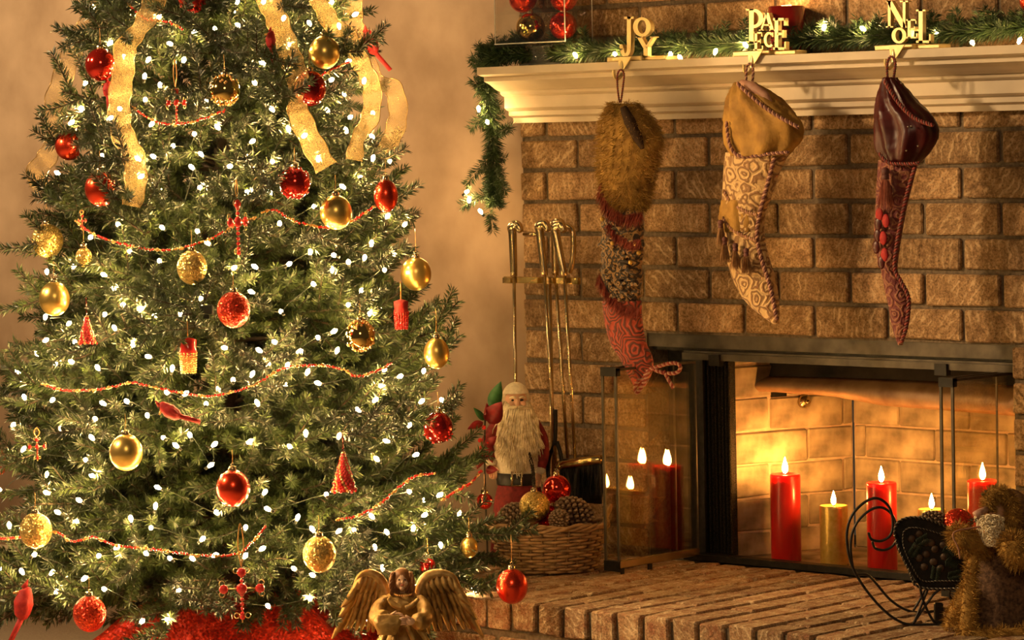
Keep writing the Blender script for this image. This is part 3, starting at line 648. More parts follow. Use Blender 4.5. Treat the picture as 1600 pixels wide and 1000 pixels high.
def ribbon(label, pts, wpx=34, k=1.09, twist=(), end=None):
    """pts: (x, y) or (x, y, widthfactor)"""
    C_ = []; Wd = []
    for q in pts: C_.append(on_tree(q[0], q[1], k)-.04*ray(q[0], q[1])); Wd.append(q[2] if len(q) > 2 else 1.0)
    P = cr(C_, 12); ww_ = np.interp(np.linspace(0, 1, len(P)), np.linspace(0, 1, len(Wd)), Wd); nP = len(P)
    tng = np.gradient(P, axis=0); tng /= np.linalg.norm(tng, axis=1)[:, None]; half = .5*wpx*7.0/F; L_, R_ = [], []; o0 = P[0]
    for i in range(nP):
        toC = nrm(CAM-P[i]); sd = nrm(np.cross(tng[i], toC)); ph = .55*math.sin(i*.33+len(pts)); wv = toC*(.012*math.sin(i*.42))
        sd = sd*math.cos(ph)+toC*math.sin(ph)*.8
        L_.append(P[i]+sd*half*ww_[i]+wv-o0); R_.append(P[i]-sd*half*ww_[i]+wv*.6-o0)
    L_, R_ = np.array(L_), np.array(R_); mb = MB(); m_ = 6
    V = [L_[i]*(1-j/m_)+R_[i]*(j/m_)+nrm(CAM-P[i])*.004*math.sin(PI*j/m_)*math.sin(i*.3) for i in range(nP) for j in range(m_+1)]
    mb.add(V, [(i*(m_+1)+j, (i+1)*(m_+1)+j, (i+1)*(m_+1)+j+1, i*(m_+1)+j+1) for i in range(nP-1) for j in range(m_)])
    t = thing('mesh_ribbon', label, 'ribbon', tuple(o0)); b = obj('ribbon_band', mb, M['ribbon'], t)
    for E_ in (L_, R_): q = MB(); q.tube(E_, .0011, 5); obj('wired_edge', q, M['gilt'], b)
ribbon('sheer gold ribbon tail hanging outside the left of the tree', [(170, -20), (148, 25), (118, 70), (100, 115), (85, 160), (84, 188, .8), (88, 205, .7), (74, 245), (56, 272), (66, 300, .5)], 34, .9)
ribbon('gold ribbon tail with a notched end left of centre', [(246, -25), (236, 15), (216, 48, .7), (196, 75), (192, 115), (186, 160), (190, 205), (208, 245), (212, 285), (205, 322, .85)], 36, 1.1)
ribbon('gold ribbon tail hanging down the middle right of the tree', [(402, -25), (425, 12), (438, 45), (452, 85), (464, 120), (462, 155, .6), (466, 175), (486, 220), (510, 262)], 36, 1.1)
ribbon('gold ribbon loop at the top right of the tree', [(488, -20), (505, 12), (520, 40), (545, 52, .7), (552, 75), (570, 110), (582, 140), (578, 185), (560, 215, .7), (553, 250)], 30, 1.08)
ribbon('sheer gold ribbon loop standing out against the wall at right', [(555, -20), (552, 30), (566, 60, .8), (575, 100), (592, 128, .7), (615, 140), (622, 180), (612, 215), (596, 235, .5)], 32, .95)
# ------------------------------------------------------------------ string of lights
bm_ = MB(); bm_.lathe([(.0020, -.004), (.0037, .0), (.0046, .004), (.0040, .007), (.0024, .0095), (0, .0115)], 10); bm_.lathe([(.0035, -.012), (.0035, -.004)], 8, mi=1)
BULB = bm_.mesh('bulb', [M['bulb'], M['wire']])
ls = thing('string_lights', 'string of tiny warm white lights wound through the tree', 'string lights', tuple(TREE))
pts = []
tries = 0
while len(pts) < 235 and tries < 20000:
    tries += 1
    y = random.uniform(-10, 985); z_ = at_w(366, y, WT)[2]; hw = Rz(z_)*F/WT*1.0
    x = 366-(950-y)*.018+random.uniform(-1, 1)*hw
    if any((x-a)**2+(y-b)**2 < (r+8)**2 for a, b, r in orn_px): continue
    if any((x-a)**2+(y-b)**2 < 24**2 for a, b, _ in pts): continue
    pts.append((x, y, on_tree(x, y, random.uniform(.94, 1.05))))
for k in range(40):                           # the far side of the tree is lit as well
    z_ = random.uniform(.0, 1.5); a = YAW+PI/2+random.uniform(-1.3, 1.3)
    pts.append((0, 0, np.array([TREE[0]+.9*Rz(z_)*math.cos(a), TREE[1]+.9*Rz(z_)*math.sin(a), z_])))
for x, y, p in pts: link('bulb', BULB, ls, tuple(p-TREE), (random.uniform(-1.2, 1.2), random.uniform(-1.2, 1.2), random.uniform(0, 6)))
order = sorted([p for x, y, p in pts if x], key=lambda p: p[2]); chain = []
for i in range(0, len(order), 16): chain += sorted(order[i:i+16], key=lambda p: (p-TREE)@RH, reverse=(i//16) % 2 == 1)
q = MB(); C_ = [(p-TREE)-nrm((p-TREE)*np.array([1, 1, 0]))*.012 for p in chain]; W_ = []
for a, b in zip(C_[:-1], C_[1:]): W_ += [a, (a+b)/2*np.array([.9, .9, 1])-np.array([0, 0, .012])]
q.tube(cr(W_, 3), .0009, 4); obj('wire', q, M['wire'], ls)
# ------------------------------------------------------------------ tree skirt
sk = MB(); nA, nR = 96, 22; V = []
for j in range(nR+1):
    u = j/nR
    for i in range(nA):
        a = 2*PI*i/nA; fold = (math.sin(a*3+1.0)*.6+math.sin(a*5+2.2+u*2)*.7+math.sin(a*8+u*4)*.35)*min(1, u*2.2)
        r = .03+.56*u; zz = .265*math.exp(-(u/.62)**2)*(1+.26*fold)+.030*fold*u+.02
        if u > .8: zz *= (1-u)/.2*.85+.15
        V.append((r*math.cos(a)*(1+.03*fold), r*math.sin(a)*(1+.03*fold), max(.004, zz)))
sk.add(V, [(j*nA+i, j*nA+(i+1) % nA, (j+1)*nA+(i+1) % nA, (j+1)*nA+i) for j in range(nR) for i in range(nA)])
M['skirt'] = glitter('red_sequin_fabric', (.46, .014, .008), (.78, .045, .018), 260, .15, .4)
tag(obj('tree_skirt', sk, M['skirt'], None, tuple(TREE)), 'crumpled sparkling red skirt heaped under the tree', 'tree skirt')

q = MB(); q.box((-.014, -.010, -.010), (.014, .010, .010), bev=.002); q.box((-.024, -.004, -.003), (-.014, .004, .003)); q.box((-.006, -.007, -.018), (.006, .007, -.010))
tag(obj('light_controller', q, M['wire'], None, tuple(on_tree(323, 484, 1.03)-.03*ray(323, 484)), (0, 0, YAW), smooth=False), 'small black plug box beside the frosted red bauble', 'plug box')
# ================================================================== mantel decorations
MT = 1.178                                    # top of the mantel
def tinsel(mb, P, dens, ln, w=.0008):
    needles(mb, P, dens, ln, w, 1.6)
gp = np.array([0, -.012, 0])+cr([(2.25, -.07, MT+.030), (1.9, -.065, MT+.034), (1.6, -.06, MT+.038), (1.4, -.058, MT+.034), (1.15, -.06, MT+.030), (.95, -.058, MT+.034), (.7, -.056, MT+.028), (.45, -.055, MT+.032), (.2, -.06, MT+.026), (.05, -.075, MT+.028),
         (.012, -.085, MT+.022), (-.035, -.07, MT+.004), (-.042, -.055, MT-.05), (-.042, -.05, MT-.12), (-.038, -.045, MT-.20), (-.042, -.045, MT-.28), (-.036, -.045, MT-.335)], 8)
gl = thing('evergreen_garland', 'green evergreen garland lying along the mantel and hanging off its left end', 'garland', tuple(gp[0])); G0 = gp[0]
q = MB(); q.tube(gp-G0, .003, 6); obj('garland_stem', q, M['wire'], gl)
q = MB(); tinsel(q, gp-G0, 5200, .034, .0011)
for i in range(260):
    j = rng.integers(2, len(gp)-2); d = rng.normal(size=3)*np.array([1, .7, .8]); d[2] = abs(d[2])*.9 if gp[j][2] > MT else d[2]*.6-.2
    if gp[j][2] > MT: d[1] = d[1]*.35 if d[1] < 0 else d[1]*.3
    d = nrm(d); l = rng.uniform(.03, .06)*(1.0 if gp[j][2] > MT else .55); tw = np.array([gp[j]-G0+d*l*t for t in (0, .5, 1)]); tinsel(q, tw, 2600, .020, .0011)
for px_, py_, qx, qy in [(770, 240, 728, 290), (768, 300, 722, 322), (765, 150, 738, 125), (770, 215, 797, 200), (765, 330, 770, 360), (762, 180, 735, 200), (766, 260, 790, 300)]:
    a = at_y(px_, py_, -.065); b = at_y(qx, qy, -.085); tinsel(q, np.array([a-G0, (a+b)/2-G0-np.array([0, 0, -.004]), b-G0]), 3200, .022, .0011)
obj('garland_needles', q, M['gneedle'], gl, kind='stuff')
gs = thing('garland_lights', 'tiny warm lights nestled in the mantel garland', 'string lights', tuple(G0))
for x_, y_, Y in [(962, 86, -.10), (1048, 88, -.11), (1064, 92, -.12), (1117, 83, -.12), (1166, 72, -.09), (1287, 45, -.09), (1350, 46, -.09), (1520, 68, -.13), (1592, 66, -.13), (1465, 52, -.08), (900, 88, -.10), (748, 172, -.10), (762, 192, -.10), (728, 301, -.09), (733, 315, -.09), (752, 332, -.10)]:
    link('bulb', BULB, gs, tuple(at_y(x_, y_, Y)-G0), (random.uniform(-1, 1), random.uniform(-1, 1), 0))
q = MB(); q.tube(gp-G0+np.array([0, -.012, .006]), .0013, 5); obj('wire', q, M['wire'], gs)
# ---- serif letters
def arc(cx, cy, ro, ri, a0, a1, n=14, sy=1.0):
    A = np.radians(np.linspace(a0, a1, n+1)); out = []
    for a, b in zip(A[:-1], A[1:]):
        out.append([(cx+ro[0]*math.cos(a), cy+ro[1]*math.sin(a)), (cx+ro[0]*math.cos(b), cy+ro[1]*math.sin(b)), (cx+ri[0]*math.cos(b), cy+ri[1]*math.sin(b)), (cx+ri[0]*math.cos(a), cy+ri[1]*math.sin(a))])
    return out
def bar(x0, y0, x1, y1, w): return [[(x0-w/2, y0), (x0+w/2, y0), (x1+w/2, y1), (x1-w/2, y1)]]
def rect(x0, y0, x1, y1): return [[(x0, y0), (x1, y0), (x1, y1), (x0, y1)]]
GL = {
 'j': rect(.48, .2, .74, 1)+rect(.30, .94, .92, 1)+arc(.38, .22, (.36, .22), (.10, .13), -180, 0)+arc(.10, .24, (.12, .08), (0, 0), 0, 360),
 'o': arc(.5, .5, (.5, .5), (.24, .36), 0, 360, 28),
 'y': bar(.16, 1, .5, .44, .24)+bar(.88, 1, .52, .44, .12)+rect(.40, 0, .62, .48)+rect(.25, 0, .77, .06)+rect(0, .94, .36, 1)+rect(.72, .94, 1, 1),
 'p': rect(.18, 0, .42, 1)+arc(.42, .72, (.50, .28), (.26, .19), -90, 90)+rect(.02, 0, .62, .05)+rect(.02, .95, .42, 1),
 'a': bar(.14, 0, .48, 1, .12)+bar(.86, 0, .5, 1, .24)+rect(.28, .28, .74, .36)+rect(0, 0, .3, .06)+rect(.66, 0, 1.02, .06),
 'e': rect(.12, 0, .38, 1)+rect(0, 0, .92, .08)+rect(0, .92, .88, 1)+rect(.3, .46, .70, .54)+rect(.84, 0, .94, .26)+rect(.80, .76, .88, 1)+rect(.66, .38, .74, .62),
 'c': arc(.52, .5, (.5, .5), (.24, .36), 48, 312, 22)+rect(.78, .68, .90, .98),
 'n': rect(.10, 0, .22, 1)+rect(.78, 0, .90, 1)+bar(.84, 0, .14, 1, .26)+rect(0, 0, .34, .05)+rect(0, .95, .26, 1)+rect(.64, .95, 1.02, 1),
 'l': rect(.18, 0, .44, 1)+rect(.02, .95, .62, 1)+rect(.02, 0, .96, .07)+rect(.86, 0, .96, .26)}
def holder(label, base, letters, hookx, Y=-.136):
    bx0, bx1, by = base; A = at_y(bx0, by, -.145); B = at_y(bx1, by, -.145); X0, X1 = A[0], B[0]
    t = thing('stocking_holder', label, 'stocking holder', (X0, -.145, MT), group='word stocking holders'); o_ = np.array([X0, -.145, MT])
    q = MB(); q.box((0, 0, 0), ((X1-X0)*.62, .055, .012), bev=.002); q.box(((X1-X0)*.60, .012, 0), (X1-X0, .055, .010), bev=.002); obj('base_plate', q, M['holder'], t, smooth=False)
    for ch, x0, y0, x1, y1 in letters:
        q = MB()
        for poly in GL[ch]:
            pl = [at_y(x0+u*(x1-x0), y1+(y0-y1)*v, Y)-o_ for u, v in poly]; n_ = len(pl)
            q.add(pl+[p+np.array([0, .013, 0]) for p in pl], [tuple(range(n_)), tuple(range(2*n_-1, n_-1, -1))]+[(i, i+n_, (i+1) % n_+n_, (i+1) % n_) for i in range(n_)])
        obj('letter_'+ch, q, M['holder'], t, smooth=False)
    hx = at_y(hookx, by+20, -.16)[0]-X0; q = MB()
    P = cr([(hx, .004, .006), (hx, -.008, .004), (hx, -.0135, -.012), (hx, -.016, -.030), (hx, -.030, -.040), (hx, -.042, -.034), (hx, -.044, -.020)], 6)
    q.tube(P, np.interp(np.linspace(0, 1, len(P)), [0, .3, .6, 1], [.006, .0055, .0048, .0036]), 10); obj('hook', q, M['holder'], t)
    q = MB(); q.prism([(hx-.012, .010), (hx+.03, .010), (hx+.012, -.012), (hx+.002, -.022), (hx-.008, -.010)], -.0155, -.0125)
    obj('hook_shield', q, M['holder'], t, smooth=False)
    return o_[0]+hx
hk1 = holder('gold stocking holder with the word JOY', (948, 1036, 103), [('j', 968, 26, 992, 89), ('o', 989, 27, 1017, 57), ('y', 993, 57, 1024, 89)], 972)
hk2 = holder('gold stocking holder with the word PEACE', (1145, 1238, 89), [('p', 1165, 14, 1195, 67), ('a', 1186, 20, 1210, 48), ('e', 1208, 28, 1229, 78), ('e', 1177, 50, 1193, 79), ('c', 1193, 50, 1210, 74)], 1175)
hk3 = holder('gold stocking holder with the word NOEL', (1366, 1463, 78), [('n', 1384, 1, 1418, 43), ('o', 1393, 43, 1416, 68), ('e', 1416, 30, 1434, 60), ('l', 1431, 15, 1455, 67)], 1396)
# ---- footed glass vase full of baubles
va = at_y(795, 68, -.075)[0]; vb = at_y(905, 68, -.075)[0]; vz = at_y(850, 67, -.075)[2]; vc = (va+vb)/2
vs = thing('footed_glass_vase', 'clear rectangular footed glass vase of baubles on the left of the mantel', 'vase', (vc, -.075, MT)); h0 = vz-MT; hw = (vb-va)/2
for lo, hi in [((-hw, -.050, h0), (-hw+.004, .050, h0+.22)), ((hw-.004, -.050, h0), (hw, .050, h0+.22)), ((-hw, -.050, h0), (hw, -.046, h0+.22)), ((-hw, .046, h0), (hw, .050, h0+.22))]:
    obj('glass_pane', MB().box(lo, hi), M['vglass'], vs, smooth=False)
for sx in (-1, 1):
    for sy in (-1, 1): q = MB(); q.tube([(sx*(hw-.001), sy*.049, h0), (sx*(hw-.001), sy*.049, h0+.22)], .0013, 6); obj('glass_corner_glint', q, M['edge_glint'], vs)  # pale rods added to paint bright glints down the vase corners
q = MB(); q.tube([(-hw, -.05, h0), (hw, -.05, h0)], .0016, 6); obj('glass_edge_glint', q, M['edge_glint'], vs)
obj('vase_bottom', MB().box((-hw, -.05, h0-.008), (hw, .05, h0), bev=.002), M['vglass'], vs, smooth=False)
q = MB(); q.lathe([(.060, 0), (.060, .004), (.040, .008), (.030, .014), (.028, h0*.5), (.034, h0-.012), (.042, h0-.008)], 28); M['fglass'] = mat('thick_glass', (.95, .93, .88), (.98, .97, .92), .03, 0, scale=8, bump=0, trans=.95); obj('foot', q, M['fglass'], vs)
def vball(label, x, y, r, kind): bauble(label, x, y, r, kind, pos=at_y(x, y, -.075), thread=0, group='baubles in the mantel vase', ell=1.0)
vball('gold mirror bauble at the bottom left of the glass vase', 829, 43, 23, 'goldmirror')
vball('lower red bauble at the bottom right of the glass vase', 880, 40, 22, 'redshine')
vball('upper red bauble at the right side of the glass vase', 881, -4, 22, 'redshine')
vball('red bauble at the upper left of the glass vase', 817, -2, 22, 'red')
vball('gold bauble at the top middle of the glass vase', 849, -36, 22, 'gold')
# ---- red glass candle holder
M['redglass'] = mat('red_glass', (.17, .006, .004), (.24, .010, .006), .08, 0, scale=8, bump=0, coat=.8)
cx = at_y(1229, 70, -.050); r_ = .0415
ch = thing('glass_candle_holder', 'dark red glass candle holder behind the PEACE holder', 'candle holder', (cx[0], -.048, MT)); hh = at_y(1229, 10, -.05)[2]-MT
q = MB(); q.lathe([(r_*.93, 0), (r_, .006), (r_, hh), (r_-.004, hh+.001), (r_-.004, .02), (0, .018)], 36); obj('glass_cup', q, M['redglass'], ch)
q = MB(); q.lathe([(r_-.006, .02), (r_-.006, hh*.55), (0, hh*.55)], 24); obj('wax', q, M['redwax'], ch)
q = MB(); q.lathe([(0, hh*.56), (.006, hh*.62), (.006, hh*.68), (.002, hh*.8), (0, hh*.86)], 12); obj('flame', q, M['flame'], ch)
L = bpy.data.lights.new('candle_light', 'POINT'); L.energy = .55; L.color = (1, .55, .18); L.shadow_soft_size = .012; lo_ = bpy.data.objects.new('candle_light', L); COL.objects.link(lo_); lo_.parent = ch; lo_.location = (0, 0, hh+.012)
bauble('red bauble in the garland at the right end of the mantel', 1613, 0, 20, 'red', pos=at_y(1613, 0, -.05), thread=0, group='mantel bauble')
# ================================================================== stockings
def loft(mb, rows, Y=-.19, th=.35, mx=.034, n=24, mi=0, org=None, jit=0.0, sub=5, fold=0.0):
    R3 = []
    for xl, xr, y in rows:
        a, b = at_y(xl, y, Y), at_y(xr, y, Y); R3.append(np.r_[(a+b)/2, (b-a)/2])
    R3 = cr(np.array(R3), sub); V = []
    for i, q in enumerate(R3):
        c, hx_ = q[:3], q[3:]; w = np.linalg.norm(hx_); d = min(mx, w*th*1.4)+.004
        for k in range(n):
            t = 2*PI*k/n; ff = 1+fold*math.sin(9*t+i*.16)+fold*.6*math.sin(5*t-i*.22+1); V.append(c+hx_*math.cos(t)*(1+(ff-1)*.3)+np.array([0, -d*math.sin(t)*ff, 0])+(rng.normal(0, jit, 3) if jit else 0)-org)
    m = len(R3)
    mb.add(V, [(i*n+k, i*n+(k+1) % n, (i+1)*n+(k+1) % n, (i+1)*n+k) for i in range(m-1) for k in range(n)]+[tuple(range(n-1, -1, -1)), tuple((m-1)*n+k for k in range(n))], mi)
    return np.array(V).reshape(m, n, 3)
def surf_hair(mb, G, cnt, ln, w, down=.6, curl=.003, mi=0, rmin=0, rmax=None):
    m, n, _ = G.shape; C_ = G.mean(1); rmax = rmax or m
    i = rng.integers(rmin, rmax, cnt); k = rng.integers(0, n, cnt); B = G[i, k]+rng.normal(0, .0025, (cnt, 3)); D = B-C_[i]; D /= np.linalg.norm(D, axis=1)[:, None]+1e-9
    D[:, 2] -= down; D += rng.normal(0, .35, D.shape); mb.hair(B, D, ln*rng.uniform(.6, 1.2, cnt), w, mi, curl)
def fringe(mb, P, cnt, ln, w=.0009, mi=0, out=np.array([0, -1, 0])):
    Q = resample(P, 60); t = rng.random(cnt)*58.9; i = t.astype(int); f_ = (t-i)[:, None]; B = Q[i]*(1-f_)+Q[i+1]*f_
    D = np.array([0, 0, -1.0])+out*.28+rng.normal(0, .18, (cnt, 3)); mb.hair(B, D, ln*rng.uniform(.75, 1.1, cnt), w, mi, .002)
def tassel(mb, p, ln, r, mi=0, mh=1):
    mb.ball(p, r*.8, 10, 8, mi=mh); mb.tube([p-np.array([0, 0, r*.5]), p-np.array([0, 0, r*1.4])], [r*.7, r*.75], 10, mi=mh)
    k = 110; a = rng.random(k)*2*PI; q = rng.random(k)**.5*r*.7; B = p+np.stack([q*np.cos(a), q*np.sin(a), np.full(k, -r*1.2)], 1)
    D = np.stack([np.cos(a)*.16, np.sin(a)*.16, np.full(k, -1.0)], 1); mb.hair(B, D, ln*rng.uniform(.9, 1.05, k), .0011, mi)
def pts_y(L_, Y, org): return np.array([at_y(x, y, Y)-org for x, y in L_])
M['fur'] = mat('gold_fur', (.20, .105, .020), (.44, .26, .06), .8, 0, scale=45, bump=.3, sheen=.3)
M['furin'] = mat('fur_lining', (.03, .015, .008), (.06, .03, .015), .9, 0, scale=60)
M['burg'] = mat('burgundy_yarn', (.13, .018, .014), (.32, .060, .035), .75, 0, scale=120, bump=.4)
M['velvet'] = mat('dark_red_velvet', (.030, .002, .002), (.075, .004, .004), .36, 0, scale=18, bump=.2, dist=.006, sheen=.12)
M['gvelvet'] = mat('gold_velvet', (.20, .095, .012), (.40, .215, .038), .75, 0, scale=26, bump=.6, dist=.012, sheen=.25)
M['ropeA'] = mat('rose_cord', (.34, .16, .10), (.48, .26, .17), .6, 0, scale=80)
M['ropeB'] = mat('plum_cord', (.10, .035, .030), (.17, .06, .05), .6, 0, scale=80)
M['ropeR'] = mat('red_cord', (.18, .02, .016), (.30, .05, .035), .6, 0, scale=80)
M['tas'] = mat('bronze_tassel', (.20, .09, .03), (.40, .21, .08), .6, 0, scale=90)
M['tasR'] = mat('rust_tassel', (.22, .04, .02), (.42, .12, .06), .6, 0, scale=90)
def scroll(name, c0, c1, scale=34, rings=3.0, thr=.5, w=.12):
    m, nt, b = newmat(name); lk = nt.links.new; tc = N(nt, 'ShaderNodeTexCoord'); nz = N(nt, 'ShaderNodeTexNoise', Scale=scale*1.3, Detail=2)
    lk(tc.outputs['Object'], nz.inputs['Vector']); mx = N(nt, 'ShaderNodeMix', data_type='RGBA', blend_type='LINEAR_LIGHT'); mx.inputs[0].default_value = .35/scale
    mp = N(nt, 'ShaderNodeMapping'); mp.inputs['Scale'].default_value = (1, .35, 1); lk(tc.outputs['Object'], mp.inputs['Vector'])
    lk(mp.outputs[0], mx.inputs[6]); lk(nz.outputs['Color'], mx.inputs[7]); vo = N(nt, 'ShaderNodeTexVoronoi', Scale=scale); lk(mx.outputs[2], vo.inputs['Vector'])
    mu = N(nt, 'ShaderNodeMath', operation='MULTIPLY'); mu.inputs[1].default_value = rings; lk(vo.outputs['Distance'], mu.inputs[0])
    pp = N(nt, 'ShaderNodeMath', operation='PINGPONG'); pp.inputs[1].default_value = .5; lk(mu.outputs[0], pp.inputs[0]); m2 = N(nt, 'ShaderNodeMath', operation='MULTIPLY'); m2.inputs[1].default_value = 2.0; lk(pp.outputs[0], m2.inputs[0])
    rp = ramp(nt, m2.outputs[0], [(thr-w, c0), (thr+w, c1)]); lk(rp.outputs[0], b.inputs['Base Color']); b.inputs['Roughness'].default_value = .7
    bp = N(nt, 'ShaderNodeBump', Strength=.7, Distance=.004); lk(m2.outputs[0], bp.inputs['Height']); lk(bp.outputs[0], b.inputs['Normal']); b.inputs['Sheen Weight'].default_value = .2
    return m
M['scroll'] = scroll('scroll_tapestry', (.56, .36, .15), (.24, .115, .035), 30, 3.2, .55)
M['tapred'] = scroll('red_tapestry', (.42, .055, .025), (.12, .028, .018), 20, 6.0, .5)
M['tapdark'] = scroll('dark_red_tapestry', (.13, .012, .010), (.28, .10, .045), 38, 3.0, .62)
M['ruche'] = scroll('ruched_velvet', (.022, .011, .007), (.34, .19, .065), 60, 2.2, .6, .2)
# -- JOY stocking
YS = -.195
o1 = at_y(972, 118, YS); s1 = thing('christmas_stocking', 'stocking with a gold fur cuff and red tapestry foot under JOY', 'stocking', tuple(o1), group='stockings on the mantel')
q = MB(); G_ = loft(q, [(960, 988, 162), (950, 1008, 180), (944, 1026, 212), (943, 1021, 248), (945, 1012, 283), (955, 1007, 308), (966, 1002, 324)], YS, .45, .045, org=o1); obj('fur_cuff', q, M['fur'], s1)
q = MB(); surf_hair(q, G_, 9000, .017, .0008, .5, .004); obj('fur_pile', q, M['fur'], s1, kind='stuff')
q = MB(); q.tube(pts_y([(974, 168), (984, 190), (996, 214), (1004, 232)], YS-.036, o1), [.008, .014, .012, .005], 12); obj('cuff_opening', q, M['furin'], s1, label='dark opening of the fur cuff')
q = MB(); loft(q, [(947, 1003, 312), (945, 1003, 340), (942, 1002, 380), (943, 1001, 420), (944, 998, 455), (946, 997, 480)], YS, .3, org=o1, jit=.0025); obj('ruched_leg', q, M['ruche'], s1)
q = MB()
for k in range(46):
    y = rng.uniform(350, 470); x = rng.uniform(948, 992); p = at_y(x, y, YS-.026)-o1; a = rng.normal(0, .5); d = np.array([math.cos(a)*.016, -.003, math.sin(a)*.012])
    q.tube(cr([p-d, p+np.array([0, -.006, .004]), p+d], 4), .0036, 6)
obj('ruffles', q, M['ruche'], s1, kind='stuff')
q = MB(); loft(q, [(944, 1000, 470), (947, 1001, 500), (956, 1007, 535), (972, 1018, 562), (983, 1016, 585), (992, 1007, 604)], YS, .35, org=o1); obj('foot', q, M['tapred'], s1)
q = MB(); fringe(q, pts_y([(938, 290), (950, 318), (975, 335), (1004, 330)], YS-.036, o1), 500, .038); fringe(q, pts_y([(940, 280), (946, 310), (960, 325)], YS-.03, o1), 200, .04)
fringe(q, pts_y([(936, 425), (950, 455), (975, 476), (1000, 480)], YS-.030, o1), 600, .034); fringe(q, pts_y([(950, 345), (965, 365), (985, 375), (1002, 372)], YS-.032, o1), 350, .03); obj('yarn_fringe', q, M['burg'], s1, kind='stuff')
for x_, y_ in [(941, 342), (957, 380), (998, 395), (985, 410), (993, 382)]: q = MB(); q.ball(at_y(x_, y_, YS-.034)-o1, .0055, 10, 8); obj('gold_bead', q, M['gold'], s1)
q = MB(); rope(q, cr(pts_y([(1004, 598), (1012, 580), (1030, 572), (1052, 567), (1063, 572), (1058, 582), (1040, 583), (1022, 578)], YS-.02, o1), 6), .0042, .012); rope(q, cr(pts_y([(1038, 580), (1044, 592), (1052, 606)], YS-.022, o1), 5), .0042, .012)
rope(q, cr(pts_y([(1014, 578), (1006, 598), (995, 614), (993, 602), (1002, 590)], YS-.02, o1), 6), .0042, .012); obj('cord_bow', q, [M['ropeR'], M['ropeA']], s1, label='red and cream cord bow at the toe')
q = MB(); rope(q, cr(pts_y([(968, 160), (965, 138), (965, 116), (970, 109), (975, 116), (973, 138), (970, 160)], YS, o1), 5), .0022, .010); obj('hanging_loop', q, [M['ropeR'], M['ropeB']], s1)
# -- PEACE stocking
o2 = at_y(1172, 105, YS); s2 = thing('christmas_stocking', 'gold scroll patterned stocking with velvet cuff and tassels under PEACE', 'stocking', tuple(o2), group='stockings on the mantel')
q = MB(); loft(q, [(1136, 1232, 238), (1133, 1218, 265), (1131, 1206, 300), (1128, 1194, 335), (1131, 1193, 368), (1136, 1199, 400), (1144, 1208, 428), (1154, 1213, 452), (1170, 1216, 475), (1190, 1217, 492), (1208, 1217, 506)], YS, .3, org=o2); obj('body', q, M['scroll'], s2)
q = MB(); loft(q, [(1150, 1178, 129), (1143, 1205, 146), (1138, 1226, 165), (1134, 1244, 184), (1134, 1250, 203), (1137, 1244, 224), (1150, 1228, 243)], YS, .42, .040, org=o2, jit=.0008, fold=.13, n=48); obj('velvet_cuff', q, M['gvelvet'], s2)
q = MB(); q.tube(pts_y([(1158, 128), (1175, 136), (1196, 150), (1205, 160)], YS-.02, o2), [.006, .012, .010, .004], 10); obj('cuff_lining', q, M['ropeA'], s2)
q = MB(); rope(q, cr(pts_y([(1152, 130), (1178, 154), (1210, 178), (1248, 199)], YS-.042, o2), 6), .0042, .013); rope(q, cr(pts_y([(1135, 190), (1140, 225), (1153, 243), (1178, 244), (1205, 240), (1232, 238)], YS-.040, o2), 6), .0038, .012); obj('cuff_cord', q, [M['ropeA'], M['ropeB']], s2)
q = MB(); rope(q, cr(pts_y([(1210, 246), (1200, 285), (1187, 335), (1183, 370), (1190, 405), (1204, 450), (1214, 500)], YS-.026, o2), 6), .0048, .014); obj('seam_cord', q, [M['ropeA'], M['ropeB']], s2)
q = MB(); rope(q, cr(pts_y([(1130, 298), (1145, 318), (1165, 330), (1184, 336)], YS-.028, o2), 6), .0040, .012); rope(q, cr(pts_y([(1129, 340), (1140, 355), (1160, 368), (1183, 376)], YS-.030, o2), 6), .0040, .012); obj('braid', q, [M['tas'], M['ropeA']], s2)
q = MB(); loft(q, [(1129, 1184, 312), (1127, 1182, 335), (1131, 1183, 362)], YS-.006, .32, org=o2, jit=.001, fold=.08, n=48); obj('gathered_band', q, M['gvelvet'], s2)
for x_, y_, l_ in [(1126, 348, .045), (1132, 374, .045), (1149, 384, .045), (1166, 392, .045)]:
    q = MB(); tassel(q, at_y(x_, y_, YS-.042)-o2, l_, .0085); obj('tassel', q, [M['tas'], M['ropeB']], s2)
q = MB(); rope(q, cr(pts_y([(1166, 130), (1166, 112), (1168, 102), (1174, 100), (1177, 112), (1175, 132)], YS, o2), 5), .0028, .010); obj('hanging_loop', q, [M['ropeA'], M['ropeB']], s2)
# -- NOEL stocking
o3 = at_y(1393, 95, YS); s3 = thing('christmas_stocking', 'slim dark red stocking with shiny velvet cuff under NOEL', 'stocking', tuple(o3), group='stockings on the mantel')
q = MB(); loft(q, [(1374, 1434, 250), (1371, 1424, 290), (1369, 1415, 328), (1367, 1409, 362), (1370, 1404, 395), (1378, 1402, 425), (1384, 1414, 455), (1390, 1421, 482), (1394, 1419, 508), (1400, 1412, 528), (1404, 1410, 539)], YS, .3, org=o3); obj('body', q, M['tapdark'], s3)
q = MB(); loft(q, [(1381, 1400, 121), (1376, 1416, 140), (1372, 1432, 160), (1370, 1452, 180), (1370, 1462, 204), (1373, 1454, 230), (1384, 1436, 254)], YS, .42, .038, org=o3, jit=.0006, fold=.12, n=48); obj('velvet_cuff', q, M['velvet'], s3)
q = MB(); rope(q, cr(pts_y([(1382, 126), (1402, 158), (1428, 184), (1458, 196)], YS-.040, o3), 6), .0042, .013); rope(q, cr(pts_y([(1374, 240), (1388, 254), (1412, 256), (1436, 255)], YS-.036, o3), 6), .0036, .012); obj('cuff_cord', q, [M['ropeR'], M['ropeB']], s3)
